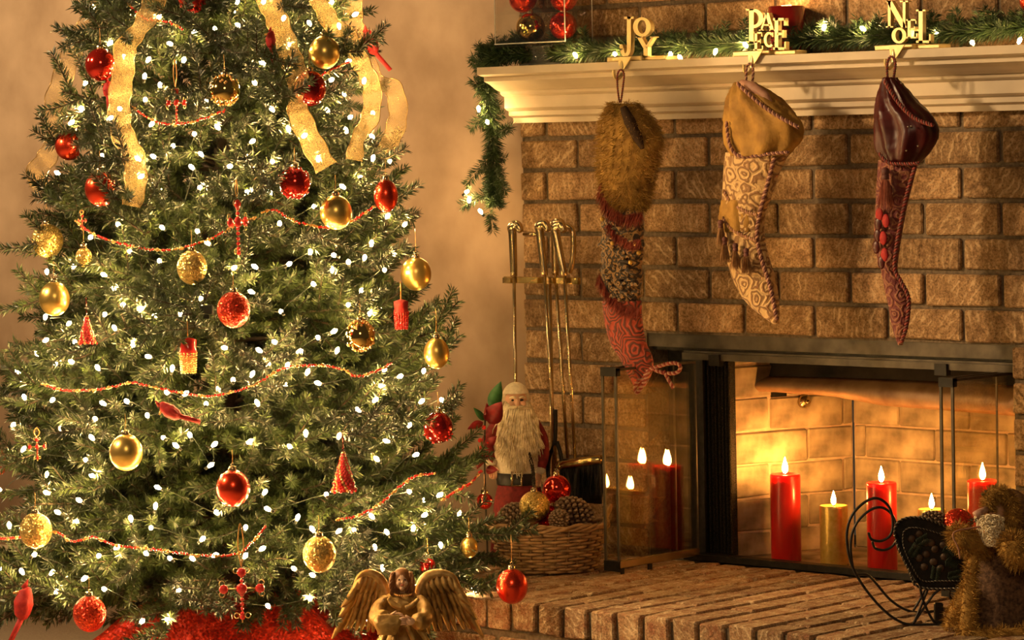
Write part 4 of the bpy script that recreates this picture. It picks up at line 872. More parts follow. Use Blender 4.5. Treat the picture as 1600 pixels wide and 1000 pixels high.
q = MB(); rope(q, cr(pts_y([(1430, 260), (1418, 300), (1408, 345), (1401, 385), (1398, 420), (1408, 440), (1420, 468), (1416, 510), (1408, 536)], YS-.022, o3), 6), .0044, .014); obj('seam_cord', q, [M['ropeR'], M['ropeB']], s3)
q = MB(); tassel(q, at_y(1383, 268, YS-.040)-o3, .072, .012); obj('tassel', q, [M['tasR'], M['ropeB']], s3)
for k, (x_, y_) in enumerate([(1374, 335), (1372, 350), (1384, 345), (1371, 368), (1380, 372), (1369, 386), (1382, 398), (1377, 410)]):
    q = MB(); p = at_y(x_, y_, YS-.03)-o3; q.ball(p, .010, 10, 6, (1.0, .35, 1.5)); obj('felt_petal', q, M['velvet' if k % 2 else 'feather'], s3)
q = MB()
for x_, y_ in [(1384, 155), (1419, 198), (1424, 197), (1416, 235), (1434, 228), (1408, 130)]: q.ball(at_y(x_, y_, YS-.042)-o3, .0022, 8, 6)
M['sequin'] = mat('sequin', (.9, .85, .7), (.95, .9, .8), .08, 1, scale=8, bump=0); obj('sequins', q, M['sequin'], s3, kind='stuff')
q = MB(); rope(q, cr(pts_y([(1387, 124), (1386, 105), (1389, 91), (1395, 89), (1399, 100), (1396, 124)], YS, o3), 5), .0028, .010); obj('hanging_loop', q, [M['ropeR'], M['ropeB']], s3)
# ================================================================== things on the hearth
def figure(name, label, cat, px_, w, zb):
    """a root standing on z = zb under pixel column px_ at depth w; local x = picture right, -y = towards the viewer"""
    lo_, hi_ = 500.0, 1400.0
    for _ in range(40):
        m_ = (lo_+hi_)/2
        if at_w(px_, m_, w)[2] > zb: lo_ = m_
        else: hi_ = m_
    p = at_w(px_, m_, w); p[2] = zb; t = thing(name, label, cat, tuple(p), YAW)
    c, s = math.cos(-YAW), math.sin(-YAW)
    def loc(x, y, d=0.0):
        v = at_w(x, y, w+d)-p; return np.array([c*v[0]-s*v[1], s*v[0]+c*v[1], v[2]])
    return t, loc, w/F
def loftl(mb, L, rows, th=.8, n=20, mi=0, d=0.0, wob=None, sub=4, cap=True):
    """rows (xl, xr, y[, depth offset]) in pixels, elliptic sections in the figure's own frame"""
    R3 = []
    for q in rows:
        dd = d+(q[3] if len(q) > 3 else 0); a, b = L(q[0], q[2], dd), L(q[1], q[2], dd); R3.append(np.r_[(a+b)/2, (b-a)/2])
    R3 = cr(np.array(R3), sub); V = []
    for i, q in enumerate(R3):
        c, h = q[:3], q[3:]; w = np.linalg.norm(h)
        for k in range(n):
            t = 2*PI*k/n; f_ = 1+(wob(t, i/len(R3)) if wob else 0); V.append(c+h*math.cos(t)*f_+np.array([0, -w*th*math.sin(t)*f_, 0]))
    m = len(R3); Fc = [(i*n+k, i*n+(k+1) % n, (i+1)*n+(k+1) % n, (i+1)*n+k) for i in range(m-1) for k in range(n)]
    if cap: Fc += [tuple(range(n-1, -1, -1)), tuple((m-1)*n+k for k in range(n))]
    mb.add(V, Fc, mi); return np.array(V).reshape(m, n, 3)
M['wicker'] = mat('wicker', (.16, .085, .035), (.40, .23, .10), .5, 0, scale=50, bump=.3)
M['wicker2'] = mat('dark_wicker', (.10, .05, .02), (.24, .13, .055), .55, 0, scale=50, bump=.3)
M['cone'] = mat('pine_cone_scale', (.045, .022, .010), (.14, .075, .035), .6, 0, scale=120, bump=.3)
M['conetip'] = mat('pine_cone_tip', (.16, .10, .06), (.30, .20, .12), .6, 0, scale=120, bump=.3)
# ---- wicker basket
BW = 7.44; bk, BLc, bs = figure('wicker_basket', 'oval woven wicker basket of ornaments on the hearth', 'basket', 858, BW, 0.0)
A0, B0, A1, B1, HB = .106, .080, .134, .098, .108
def bpt(t, z, o=0.0):
    u = z/HB; a = A0+(A1-A0)*u+o; b = B0+(B1-B0)*u+o; return np.array([a*math.cos(t), b*math.sin(t), z])
NS = 26
obj('basket_bottom', MB().lathe([(A0, .004), (A0, .008), (0, .008)], 32, sy=B0/A0), M['wicker2'], bk)
for i in range(NS):
    t = 2*PI*i/NS; q = MB(); q.tube([bpt(t, z) for z in np.linspace(.0045, HB-.004, 6)], .0026, 6); obj('stake', q, M['wicker2'], bk)
for r in range(13):
    z = .006+r*.0072; q = MB(); ph = r % 2
    q.tube([bpt(t, z+.0012*math.sin(t*3+r), .0046*math.cos(NS/2*t+ph*PI)) for t in np.linspace(0, 2*PI, NS*6, endpoint=False)], .0037, 6, closed=True); obj('weaver', q, M['wicker'], bk)
for j in range(4):
    q = MB(); q.tube([bpt(t, HB-.004+.0045*math.sin(9*t+j*PI/2)+j*.0025, .003+.0045*math.cos(9*t+j*PI/2)) for t in np.linspace(0, 2*PI, 150, endpoint=False)], .0042, 6, closed=True); obj('rim_cane', q, M['wicker'], bk)
for sgn in (1, -1):
    q = MB()
    for j in range(3): q.tube(cr([(sgn*(A1-.01), -.05+.004*j, HB), (sgn*(A1+.006), -.03, HB+.026+.004*j), (sgn*(A1+.012), .0, HB+.034+.004*j), (sgn*(A1+.006), .03, HB+.026+.004*j), (sgn*(A1-.01), .05-.004*j, HB)], 6), .0036, 6)
    if sgn == 1: obj('handle', q, M['wicker'], bk)
def pinecone(label, pos, ln, rad, axis, group='pine cones'):
    t = thing('pine_cone', label, 'pine cone', tuple(pos), group=group); ax = nrm(axis); a1 = nrm(np.cross(ax, [0.3, .2, 1])); a2 = np.cross(ax, a1)
    core = MB(); core.tube([ax*ln*(u-.5) for u in np.linspace(0, 1, 8)], [rad*.5*math.sin(PI*min(.97, .12+u*.86))+.001 for u in np.linspace(0, 1, 8)], 10); obj('core', core, M['cone'], t)
    sc, tp = MB(), MB(); n_ = 95
    for i in range(n_):
        u = (i+.5)/n_; an = i*2.39996; rr = rad*(math.sin(PI*(.1+.82*u))**.7); d = math.cos(an)*a1+math.sin(an)*a2; b = ax*ln*(u-.5)
        tip = b+d*rr+ax*ln*.05; s_ = np.cross(ax, d)*(rad*.26); th_ = ax*rad*.10
        base = b+d*rr*.35; V = [base-s_*.5, base+s_*.5, tip+s_, tip-s_, base-s_*.5+th_, base+s_*.5+th_, tip+s_+th_*1.4, tip-s_+th_*1.4]
        sc.add(V, [(0, 3, 2, 1), (4, 5, 6, 7), (0, 1, 5, 4), (1, 2, 6, 5), (2, 3, 7, 6), (3, 0, 4, 7)]); tp.ball(tip+th_*.8, rad*.17, 6, 5, (1, 1, .7))
    obj('cone_scales', sc, M['cone'], t, smooth=False, kind='stuff'); obj('scale_tips', tp, M['conetip'], t, kind='stuff')
bauble('glittering gold bauble on top of the basket', 835, 791, 24, 'goldglit', pos=at_w(835, 791, 7.40), thread=0, ell=1.0, group='baubles in the basket')
bauble('shiny red bauble at the back of the basket', 870, 764, 22.5, 'redshine', pos=at_w(870, 764, 7.47), thread=0, ell=1.0, group='baubles in the basket', beads=14)
pinecone('large pine cone lying in the basket beside the gold bauble', at_w(893, 798, 7.42), .085, .032, RH*.9-np.array([0, 0, .42]))
pinecone('small pine cone at the front of the basket below the large one', at_w(872, 812, 7.37), .045, .022, RH*.5+FH*-.7+np.array([0, 0, .3]))
pinecone('dark pine cone at the left of the basket under a fir branch', at_w(800, 806, 7.42), .07, .028, RH*.8+np.array([0, 0, .2]))
bauble('red bauble buried in the middle of the basket', 856, 806, 22, 'darkred', pos=at_w(858, 812, 7.45), thread=0, ell=1.0, group='baubles in the basket', cap=False)
# ---- santa behind the basket
M['skin'] = mat('painted_skin', (.62, .34, .20), (.72, .42, .26), .5, 0, scale=40, bump=.1, sss=.2, sssr=(.01, .004, .002))
M['wool'] = mat('cream_wool', (.62, .52, .36), (.78, .68, .50), .9, 0, scale=150, bump=.5, sheen=.4)
M['beard'] = mat('beard_hair', (.40, .29, .14), (.86, .74, .50), .55, 0, scale=70, bump=.2)
M['redcloth'] = mat('red_cloth', (.12, .008, .008), (.24, .018, .015), .8, 0, scale=120, bump=.4, sheen=.3)
M['black'] = mat('black_leather', (.010, .009, .008), (.03, .025, .02), .4, 0, scale=60, bump=.2)
M['eye'] = mat('dark_eye', (.012, .008, .006), (.02, .012, .01), .15, 0, scale=10, bump=0)
M['lip'] = mat('lip', (.42, .10, .07), (.48, .14, .10), .5, 0, scale=30, bump=0)
SW = 7.66; sa, S_, ss = figure('santa_figure', 'santa doll with a long cream beard standing behind the basket', 'santa figure', 806, SW, 0.0)
def face(root, L, x, y, r, d, tx=0.0):
    """head with brow, eyes, nose, cheeks, mouth; x, y centre and r radius in pixels"""
    u = SW/F if root is sa else 0; q = MB(); c = L(x, y, d); rr = r*ss; q.ball(c, rr, 24, 16, (.92, .95, 1.12)); 
    q.ball(c+np.array([tx*rr, -rr*1.0, -rr*.05]), rr*.20, 12, 8, (.85, 1, 1.25)); q.ball(c+np.array([tx*rr, -rr*.98, -rr*.20]), rr*.2, 12, 8, (1.1, 1, .9))
    for s_ in (-1, 1): q.ball(c+np.array([s_*rr*.42+tx*rr, -rr*.76, -rr*.18]), rr*.27, 12, 8)
    for s_ in (-1, 1): q.ball(c+np.array([s_*rr*.93, rr*.05, -.05*rr]), rr*.2, 10, 8, (.5, .8, 1.2))
    obj('head', q, M['skin'], root)
    for s_ in (-1, 1):
        e = MB(); e.ball(c+np.array([s_*rr*.34+tx*rr, -rr*.87, rr*.10]), rr*.115, 10, 8, (1.2, .6, .9)); obj('eye', e, M['eye'], root)
        e = MB(); e.tube(cr([c+np.array([s_*rr*.14+tx*rr, -rr*.97, rr*.28]), c+np.array([s_*rr*.36+tx*rr, -rr*.94, rr*.37]), c+np.array([s_*rr*.58+tx*rr, -rr*.80, rr*.27])], 5), rr*.085, 8); obj('eyebrow', e, M['beard'], root)
    e = MB(); e.tube([c+np.array([-rr*.2+tx*rr, -rr*.9, -rr*.55]), c+np.array([tx*rr, -rr*.98, -rr*.6]), c+np.array([rr*.2+tx*rr, -rr*.9, -rr*.55])], rr*.07, 8); obj('mouth', e, M['lip'], root)
    return c, rr
q = MB(); loftl(q, S_, [(782, 828, 652), (774, 840, 672), (770, 846, 705), (774, 846, 738)], .7); obj('coat', q, M['wool'], sa)
q = MB(); loftl(q, S_, [(776, 845, 737), (775, 846, 745), (776, 845, 757)], .72); obj('belt', q, M['black'], sa)
q = MB(); loftl(q, S_, [(778, 844, 757), (772, 850, 785), (768, 856, 830), (766, 860, 872)], .75, wob=lambda t, u: .04*math.sin(9*t)*u); obj('robe_skirt', q, M['redcloth'], sa)
q = MB()
bx = [(800, 738), (815, 738), (815, 759), (800, 759)]; dB = -.052
q.tube([S_(x, y, dB) for x, y in bx], .0035, 6, closed=True); obj('buckle', q, M['abrass'], sa)
for a, lab in (([(779, 662), (768, 678), (760, 700), (768, 722)], 0), ([(833, 662), (846, 685), (848, 712), (842, 735)], 1)):
    q = MB(); q.tube(cr([S_(x, y, -.01) for x, y in a], 5), np.linspace(.017, .014, 16), 12); obj('sleeve', q, M['redcloth'], sa)
    q = MB(); c = S_(a[-1][0], a[-1][1], -.014); q.ball(c, .016, 14, 8, (1, 1, .7)); obj('cuff', q, M['wool'], sa)
    q = MB(); c = c+np.array([.004*(1 if lab == 0 else -1), -.008, -.016]); q.ball(c, .011, 12, 8, (.8, .7, 1.2))
    for k in range(4): q.tube([c+np.array([-.007+.0045*k, -.002, -.006]), c+np.array([-.008+.005*k, -.007, -.016]), c+np.array([-.007+.0045*k, -.003, -.021-.002*(k in (1, 2))])], [.003, .0028, .0022], 8)
    q.tube([c+np.array([.007*(1 if lab == 0 else -1), -.003, .003]), c+np.array([.013*(1 if lab == 0 else -1), -.008, -.004])], [.0033, .0024], 8); obj('hand', q, M['skin'], sa)
hc, hr = face(sa, S_, 806, 626, 20, -.012, .12)
q = MB(); n_ = 24; V = []                        # cream hood over the head
for i in range(12):
    a = PI*i/14
    for k in range(n_):
        t = 2*PI*k/n_; fr_ = max(0, -math.sin(t)); cut = 1.0
        z_ = hr*1.28*math.cos(a); y_ = hr*1.12*math.sin(a)*math.sin(t); x_ = hr*1.10*math.sin(a)*math.cos(t)
        if fr_ > .35: z_ = max(z_, hr*.42)
        V.append(hc+np.array([x_, y_+.002, z_+hr*.18]))
q.add(V, [(i*n_+k, i*n_+(k+1) % n_, (i+1)*n_+(k+1) % n_, (i+1)*n_+k) for i in range(11) for k in range(n_)]); obj('hood', q, M['wool'], sa)
q = MB()
for i in range(330):                              # beard locks
    a = rng.uniform(-1, 1); c0 = hc+np.array([a*hr*.95+.1*hr, -hr*(.95-.55*a*a), -hr*(.42+.25*rng.random()-.5*abs(a))]); ln = rng.uniform(.10, .165)*(1-.25*abs(a))
    x1 = a*.030+rng.normal(0, .006)+.002; y1 = -.062+.03*a*a+rng.uniform(-.006, .012); ph = rng.random()*6
    P = [c0+(np.array([x1, y1, 0])-np.array([c0[0]-hc[0], c0[1]-hc[1]+hc[1], 0])*.0)*u*np.array([.9, .55, 0])+np.array([.0035*math.sin(ph+u*9), .002*math.cos(ph+u*7), -ln*u]) for u in np.linspace(0, 1, 9)]
    q.tube(P, np.interp(np.linspace(0, 1, 9), [0, .3, 1], [.0022, .0028, .0007]), 5)
obj('beard', q, M['beard'], sa, label='long wavy cream beard', kind='stuff')
q = MB(); loftl(q, S_, [(792, 822, 642, -.010), (782, 834, 662, -.02), (780, 836, 695, -.022), (786, 832, 718, -.024), (800, 822, 730, -.024)], .45); obj('beard_mass', q, M['beard'], sa)
q = MB()
for s_ in (-1, 1): q.tube(cr([hc+np.array([.12*hr+s_*.05*hr, -hr*1.08, -hr*.38]), hc+np.array([.12*hr+s_*.4*hr, -hr*1.08, -hr*.46]), hc+np.array([.12*hr+s_*.85*hr, -hr*.85, -hr*.52]), hc+np.array([.12*hr+s_*1.15*hr, -hr*.7, -hr*.7])], 5), np.interp(np.linspace(0, 1, 16), [0, .4, 1], [.003, .0042, .001]), 8)
obj('moustache', q, M['beard'], sa)
q = MB(); rope(q, cr([S_(826, 708, -.06), S_(832, 730, -.06), S_(834, 755, -.058), S_(836, 776, -.056)], 6), .004, .012); obj('braided_cord', q, [M['black'], M['steel']], sa)
# ---- poinsettia spray beside the santa
def leafmesh(ln, wd, m):
    q = MB(); n_ = 9; V = []
    for i in range(n_):
        u = i/(n_-1); w = wd*math.sin(PI*u**.85)**.9+.0003; z_ = .18*ln*math.sin(u*2.2)
        V += [(u*ln, -w, z_+w*.35), (u*ln, 0, z_), (u*ln, w, z_+w*.35), (u*ln, 0, z_-.0012)]
    Fc = []
    for i in range(n_-1): a = i*4; Fc += [(a, a+4, a+5, a+1), (a+1, a+5, a+6, a+2), (a, a+3, a+7, a+4), (a+2, a+6, a+7, a+3)]
    q.add(V, Fc); return q.mesh('leaf', m)
M['leafred'] = mat('red_leaf', (.13, .004, .007), (.28, .012, .012), .5, 0, scale=60, bump=.3, sheen=.3)
M['leafgreen'] = mat('green_leaf', (.02, .10, .025), (.05, .18, .05), .45, 0, scale=60, bump=.3)
po, PO, ps = figure('poinsettia_spray', 'red poinsettia spray with a green leaf left of the bearded santa', 'artificial flower', 760, 7.58, 0.0)
q = MB(); q.tube(cr([PO(762, 873), PO(758, 760), PO(757, 700), PO(758, 655)], 6), .0022, 8); obj('stem', q, M['bark'], po)
def leaf(m, x0, y0, x1, y1, wpx, d0=0.0, d1=-.02, rollx=0.0):
    a, b = PO(x0, y0, d0), PO(x1, y1, d1); v = b-a; ln = np.linalg.norm(v); e = v/ln; s_ = nrm(np.cross([0, -1.0, .25], e)); s_ = nrm(s_*math.cos(rollx)+np.cross(e, s_)*math.sin(rollx)); u_ = np.cross(e, s_)
    o = link('leaf', leafmesh(ln, wpx*ps*.5, m), po); o.matrix_local = Matrix(((e[0], s_[0], u_[0], a[0]), (e[1], s_[1], u_[1], a[1]), (e[2], s_[2], u_[2], a[2]), (0, 0, 0, 1)))
leaf(M['leafgreen'], 768, 640, 784, 594, 22); leaf(M['leafred'], 764, 662, 786, 626, 30); leaf(M['leafred'], 760, 658, 759, 628, 13, rollx=.3); leaf(M['leafgreen'], 757, 657, 738, 636, 10)
leaf(M['leafred'], 755, 660, 729, 672, 13); leaf(M['leafred'], 759, 700, 778, 680, 16); leaf(M['leafred'], 758, 690, 770, 725, 18); leaf(M['leafred'], 757, 705, 745, 735, 16); leaf(M['leafred'], 757, 715, 728, 722, 15); leaf(M['leafred'], 759, 735, 780, 735, 14)
q = MB()
for x_, y_ in [(750, 688), (756, 668), (763, 690), (752, 700)]: q.ball(PO(x_, y_, -.01), .0055, 10, 8)
obj('berries', q, M['redbead'], po, kind='stuff')
# ---- fireplace tool set
FW = -.105
fo = at_y(868, 872, FW); fo[2] = 0.0
ft = thing('fireplace_tool_set', 'polished brass fireplace tool set leaning between the wall and the basket', 'fireplace tools', tuple(fo))
def fp(x, y, Y=FW): return at_y(x, y, Y)-fo
q = MB(); q.lathe([(.075, 0), (.075, .006), (.03, .012), (.012, .02)], 28); obj('stand_base', q, M['abrass'], ft)
b0 = fp(868, 868); 
q = MB(); q.tube([np.array([0, 0, .015]), fp(862, 640), fp(858, 432)], .0055, 10); obj('stand_rod', q, M['abrass'], ft)
q = MB(); q.box(fp(789, 440)+np.array([0, -.006, -.003]), fp(905, 436)+np.array([0, .006, .003]), bev=.001); obj('cross_bar', q, M['brass'], ft, smooth=False)
q = MB()
for x_ in (800, 842, 866, 884): q.box(fp(x_-6, 440, FW)+np.array([0, -.02, -.003]), fp(x_+6, 436, FW)+np.array([0, -.004, .004]))
obj('cradle_hooks', q, M['brass'], ft, smooth=False, kind='stuff')
def handle(x, y, x2, y2, Y, xb, yb, r=.0085):
    q = MB(); P = cr([fp(x+14, y+6, Y), fp(x+8, y-4, Y), fp(x, y, Y), fp(x+1, y+12, Y), fp(x2, y2, Y)], 6)
    q.tube(P, np.interp(np.linspace(0, 1, len(P)), [0, .2, .45, .7, 1], [.007, .0115, .0125, .0105, r]), 14); obj('tool_handle', q, M['abrass'], ft, smooth=True)
    q = MB(); q.tube([fp(x2, y2, Y), fp(xb, yb, Y)], .0042, 10); obj('tool_shaft', q, M['abrass'], ft)
handle(800, 356, 803, 432, FW-.01, 808, 760); handle(843, 354, 851, 432, FW-.03, 869, 735); handle(866, 352, 868, 430, FW-.005, 888, 735); handle(868, 356, 882, 432, FW-.035, 899, 722)
q = MB(); P = cr([fp(884, 352), fp(894, 360), fp(896, 385), fp(893, 415), fp(889, 425)], 6); q.tube(P, .007, 12); obj('tool_handle', q, M['abrass'], ft)
q = MB(); q.tube([fp(818, 366), fp(842, 366)], .004, 8); obj('top_link', q, M['abrass'], ft)
q = MB(); P = cr([fp(868, 640, FW-.03), fp(867, 690, FW-.03), fp(858, 715, FW-.03), fp(857, 745, FW-.03), fp(866, 760, FW-.03), fp(876, 745, FW-.03), fp(877, 715, FW-.03), fp(870, 690, FW-.03)], 6); q.tube(P, .0052, 10); obj('tongs', q, M['iron'], ft, label='black iron tongs loop')
q = MB(); a, b = fp(876, 727, FW-.035), fp(940, 718, FW-.035); q.tube([a, a*.9+b*.1, a*.5+b*.5, b], [.010, .012, .012, .011], 16); q.ball(a, .0125, 14, 10); obj('brush_head', q, M['brass'], ft, label='brass head of the hearth brush')
q = MB(); k = 1500; u = rng.random(k)[:, None]; B_2 = a*(1-u)+b*u+np.array([0, 0, -.006])+rng.normal(0, .004, (k, 3))*np.array([.5, 1, .2]); D_2 = np.array([[0, 0, -1.0]])+rng.normal(0, .06, (k, 3)); q.hair(B_2, D_2, .085, .0014); q.box(np.minimum(a, b)+np.array([.01, -.004, -.085]), np.maximum(a, b)+np.array([-.005, .004, -.004]))
obj('bristles', q, M['iron'], ft, kind='stuff', label='black brush bristles')
# ---- black sleigh
M['sleigh'] = mat('black_painted_metal', (.012, .011, .010), (.030, .026, .022), .38, .5, scale=60, bump=.15)
M['pewter'] = mat('worn_pewter_bead', (.16, .14, .11), (.30, .26, .20), .35, .8, scale=80, bump=.2)
NWp = at_z(1420, 977, 0.0); NW = proj(NWp)[2]; sl, SL, sls = figure('decorative_sleigh', 'black metal sleigh with curled runners and pine cone side panel', 'sleigh', 1450, NW, 0.0)
DF = .19
run = [(1500, 975), (1450, 976), (1416, 975), (1385, 957), (1352, 920), (1330, 880), (1323, 838), (1331, 806), (1352, 784), (1372, 779), (1389, 792), (1395, 815), (1392, 835), (1378, 845), (1362, 843), (1357, 832)]
for dd, dy in ((0, 0), (DF, -20)):
    P = cr([SL(x+(0 if dd == 0 else 6), y+(dy if y > 900 else (14 if dd else 0)), dd) for x, y in run], 7); q = MB(); q.tube(P, .0028, 8); obj('runner', q, M['sleigh'], sl)
def panel(d0, sh=0, big=True):
    out = [(1398+sh, 838), (1399+sh, 822), (1408+sh, 812), (1425+sh, 808), (1448+sh, 811), (1475+sh, 822), (1500+sh, 833), (1530+sh, 836), (1580+sh, 812), (1620+sh, 780), (1625+sh, 920), (1520+sh, 919), (1438+sh, 918), (1420+sh, 890), (1405+sh, 860)]
    P = np.array([SL(x, y, d0) for x, y in out]); n_ = len(P); q = MB(); V = list(P)+[p+np.array([0, .006, 0]) for p in P]
    q.add(V, [tuple(range(n_)), tuple(range(2*n_-1, n_-1, -1))]+[(i, i+n_, (i+1) % n_+n_, (i+1) % n_) for i in range(n_)]); pn = obj('side_panel', q, M['sleigh'], sl, smooth=False)
    q = MB(); rope(q, cr(P+np.array([0, -.003, 0]), 4, True), .0026, .009); obj('beaded_rim', q, [M['pewter'], M['sleigh']], pn)
    if big:
        inn = [(1411, 836), (1413, 830), (1422, 825), (1440, 826), (1465, 833), (1490, 841), (1502, 842)]; q = MB(); rope(q, cr([SL(x, y, d0-.004) for x, y in inn[::-1]]+[SL(x, y, d0-.004) for x, y in [(1412, 855), (1425, 885), (1441, 907), (1470, 908), (1500, 908)]], 5), .0016, .007); obj('inner_trim', q, [M['pewter'], M['sleigh']], pn)
        for k, (x_, y_) in enumerate([(1424, 842), (1436, 834), (1447, 848), (1432, 855), (1461, 858), (1447, 866), (1474, 852), (1436, 872), (1459, 878), (1476, 870), (1444, 886), (1470, 888), (1455, 848)]):
            o = MB(); o.ball(SL(x_, y_, d0-.001), .0095, 6, 4, (1, .3, .85)); obj('embossed_cone', o, M['cone2'], pn)
        q = MB()
        for x_, y_, an in [(1440, 846, .5), (1482, 862, -.9), (1486, 880, -.4), (1428, 862, 1.0), (1490, 900, .2), (1462, 898, 1.4)]:
            for s_ in np.linspace(-1, 1, 9): c = SL(x_, y_, d0-.004); e = np.array([math.cos(an), 0, math.sin(an)]); f_ = np.array([-math.sin(an), 0, math.cos(an)]); q.tube([c+e*.012*s_, c+e*(.012*s_+.005)+f_*.010], .0008, 4); q.tube([c+e*.012*s_, c+e*(.012*s_+.005)-f_*.010], .0008, 4)
        obj('embossed_sprigs', q, M['sprig'], pn, kind='stuff')
M['cone2'] = mat('embossed_cone', (.04, .026, .017), (.11, .07, .045), .5, .3, scale=90, bump=.3); M['sprig'] = mat('embossed_sprig', (.02, .035, .018), (.05, .07, .04), .6, 0, scale=90)
panel(0.0); panel(DF-.03, 8, False)
q = MB(); A_ = [SL(1438, 918, 0), SL(1620, 918, 0), SL(1620, 914, DF-.03), SL(1446, 914, DF-.03)]; q.add(A_+[p+np.array([0, 0, .005]) for p in A_], [(3, 2, 1, 0), (4, 5, 6, 7), (0, 1, 5, 4), (1, 2, 6, 5), (2, 3, 7, 6), (3, 0, 4, 7)]); obj('sleigh_floor', q, M['sleigh'], sl, smooth=False)
q = MB(); A_ = [SL(1438, 916, 0), SL(1398, 832, 0), SL(1406, 830, DF-.03), SL(1446, 912, DF-.03)]; q.add(A_+[p+np.array([.005, 0, 0]) for p in A_], [(3, 2, 1, 0), (4, 5, 6, 7), (0, 1, 5, 4), (1, 2, 6, 5), (2, 3, 7, 6), (3, 0, 4, 7)]); obj('front_board', q, M['sleigh'], sl, smooth=False)
for pts_ in ([(1450, 920), (1438, 950), (1427, 975)], [(1470, 920), (1458, 930), (1440, 955), (1427, 975)], [(1438, 918), (1440, 930), (1445, 945), (1455, 965), (1462, 975)]):
    q = MB(); q.tube(cr([SL(x, y, 0) for x, y in pts_], 6), .0026, 8); obj('strut', q, M['sleigh'], sl)
for pts_ in ([(1442, 914), (1432, 935), (1421, 953)], [(1480, 914), (1478, 930), (1486, 945), (1490, 953)]):
    q = MB(); q.tube(cr([SL(x+6, y+1, DF) for x, y in pts_], 6), .0026, 8); obj('strut', q, M['sleigh'], sl)
q = MB(); c = SL(1466, 976, .01); q.box(c+np.array([-.008, -.008, 0]), c+np.array([.010, .008, .045]), bev=.002); obj('runner_block', q, M['sleigh'], sl, smooth=False)
bauble('large red bauble riding in the sleigh', 1497, 815, 24, 'redglit', pos=at_w(1497, 818, NW+.08), thread=0, ell=1.0, cap=False, group='sleigh bauble')
pinecone('pine cone in the front of the sleigh', at_w(1452, 818, NW+.09), .06, .024, RH*.9+np.array([0, 0, .2]), group='sleigh pine cone')
# ---- fur coated santa pushing the sleigh
RW = NW-.06; rs, RS, rss = figure('fur_coat_santa', 'santa doll in a fur trimmed tweed coat behind the sleigh', 'santa figure', 1555, RW, 0.0)
M['tweed'] = mat('brown_tweed', (.045, .022, .014), (.20, .11, .06), .9, 0, scale=160, bump=.6, dist=.003)
M['goldfur'] = mat('golden_fur', (.24, .125, .020), (.52, .30, .065), .8, 0, scale=50, bump=.3, sheen=.3)
M['hoodcloth'] = mat('rust_tweed', (.12, .055, .022), (.28, .15, .06), .9, 0, scale=120, bump=.5)
M['yarn'] = mat('cream_yarn', (.84, .70, .46), (.95, .84, .60), .8, 0, scale=120, bump=.3)
def furtube(name, pts_, r, root, L, m, cnt, ln=.013):
    P = cr([L(*p) for p in pts_], 6); rr = np.interp(np.linspace(0, 1, len(P)), np.linspace(0, 1, len(r)), r) if not np.isscalar(r) else np.full(len(P), r)
    q = MB(); q.tube(P, rr, 14); i = rng.integers(0, len(P)-1, cnt); D = rng.normal(size=(cnt, 3)); D /= np.linalg.norm(D, axis=1)[:, None]
    q.hair(P[i]+(P[i+1]-P[i])*rng.random((cnt, 1))+D*rr[i][:, None]*.92, D+np.array([0, 0, -.25]), ln*rng.uniform(.6, 1.2, cnt), .0007, 0, .003); return obj(name, q, m, root)
q = MB(); loftl(q, RS, [(1540, 1588, 838), (1528, 1612, 862), (1522, 1622, 900), (1516, 1630, 945), (1510, 1640, 990)], .62, wob=lambda t, u: .05*math.sin(7*t+2)*u); obj('coat', q, M['tweed'], rs)
furtube('fur_trim', [(1530, 848, -.05), (1520, 880, -.06), (1516, 910, -.065), (1514, 945, -.07), (1512, 985, -.075)], [.010, .011, .012, .015, .018], rs, RS, M['goldfur'], 2600)
furtube('fur_trim', [(1512, 920, -.03), (1500, 940, -.03), (1490, 962, -.03), (1488, 980, -.03)], [.008, .011, .014, .015], rs, RS, M['goldfur'], 1700)
furtube('fur_trim', [(1505, 988, -.075), (1540, 994, -.09), (1580, 992, -.09), (1630, 988, -.08)], [.013, .014, .014, .013], rs, RS, M['goldfur'], 2200)
furtube('fur_sleeve', [(1540, 850, -.03), (1520, 850, -.05), (1503, 843, -.06), (1496, 832, -.06)], [.026, .025, .024, .018], rs, RS, M['goldfur'], 3000)
furtube('fur_sleeve', [(1612, 862, -.05), (1596, 866, -.085), (1584, 856, -.10), (1582, 846, -.10)], [.030, .030, .028, .020], rs, RS, M['goldfur'], 3000)
q = MB(); q.tube(cr([RS(1538, 822, -.07), RS(1512, 826, -.08), RS(1494, 830, -.085), RS(1489, 838, -.088), RS(1497, 856, -.088), RS(1500, 873, -.086)], 6), .0018, 8); obj('reins', q, M['ropeA'], rs)
q = MB(); c = RS(1556, 800, -.02); rr = 19*rss; q.ball(c, rr, 20, 14, (.95, .95, 1.1)); q.ball(c+np.array([-rr*.55, -rr*.85, -rr*.05]), rr*.2, 10, 8)
for s_ in (-1, 1): q.ball(c+np.array([-rr*.45+s_*rr*.35, -rr*.75, -rr*.2]), rr*.27, 10, 8)
obj('head', q, M['skin'], rs)
for s_ in (-1, 1): q = MB(); q.ball(c+np.array([-rr*.48+s_*rr*.3, -rr*.86, rr*.12]), rr*.11, 8, 6); obj('eye', q, M['eye'], rs)
q = MB(); q.tube([c+np.array([-rr*.75, -rr*.72, -rr*.42]), c+np.array([-rr*.4, -rr*.93, -rr*.5])], rr*.08, 8); obj('mouth', q, M['lip'], rs)
furtube('fur_hood_trim', [(1545, 796, -.04), (1546, 778, -.045), (1560, 770, -.045), (1576, 778, -.045), (1583, 800, -.045), (1582, 822, -.045)], .0115, rs, RS, M['goldfur'], 3600, .012)
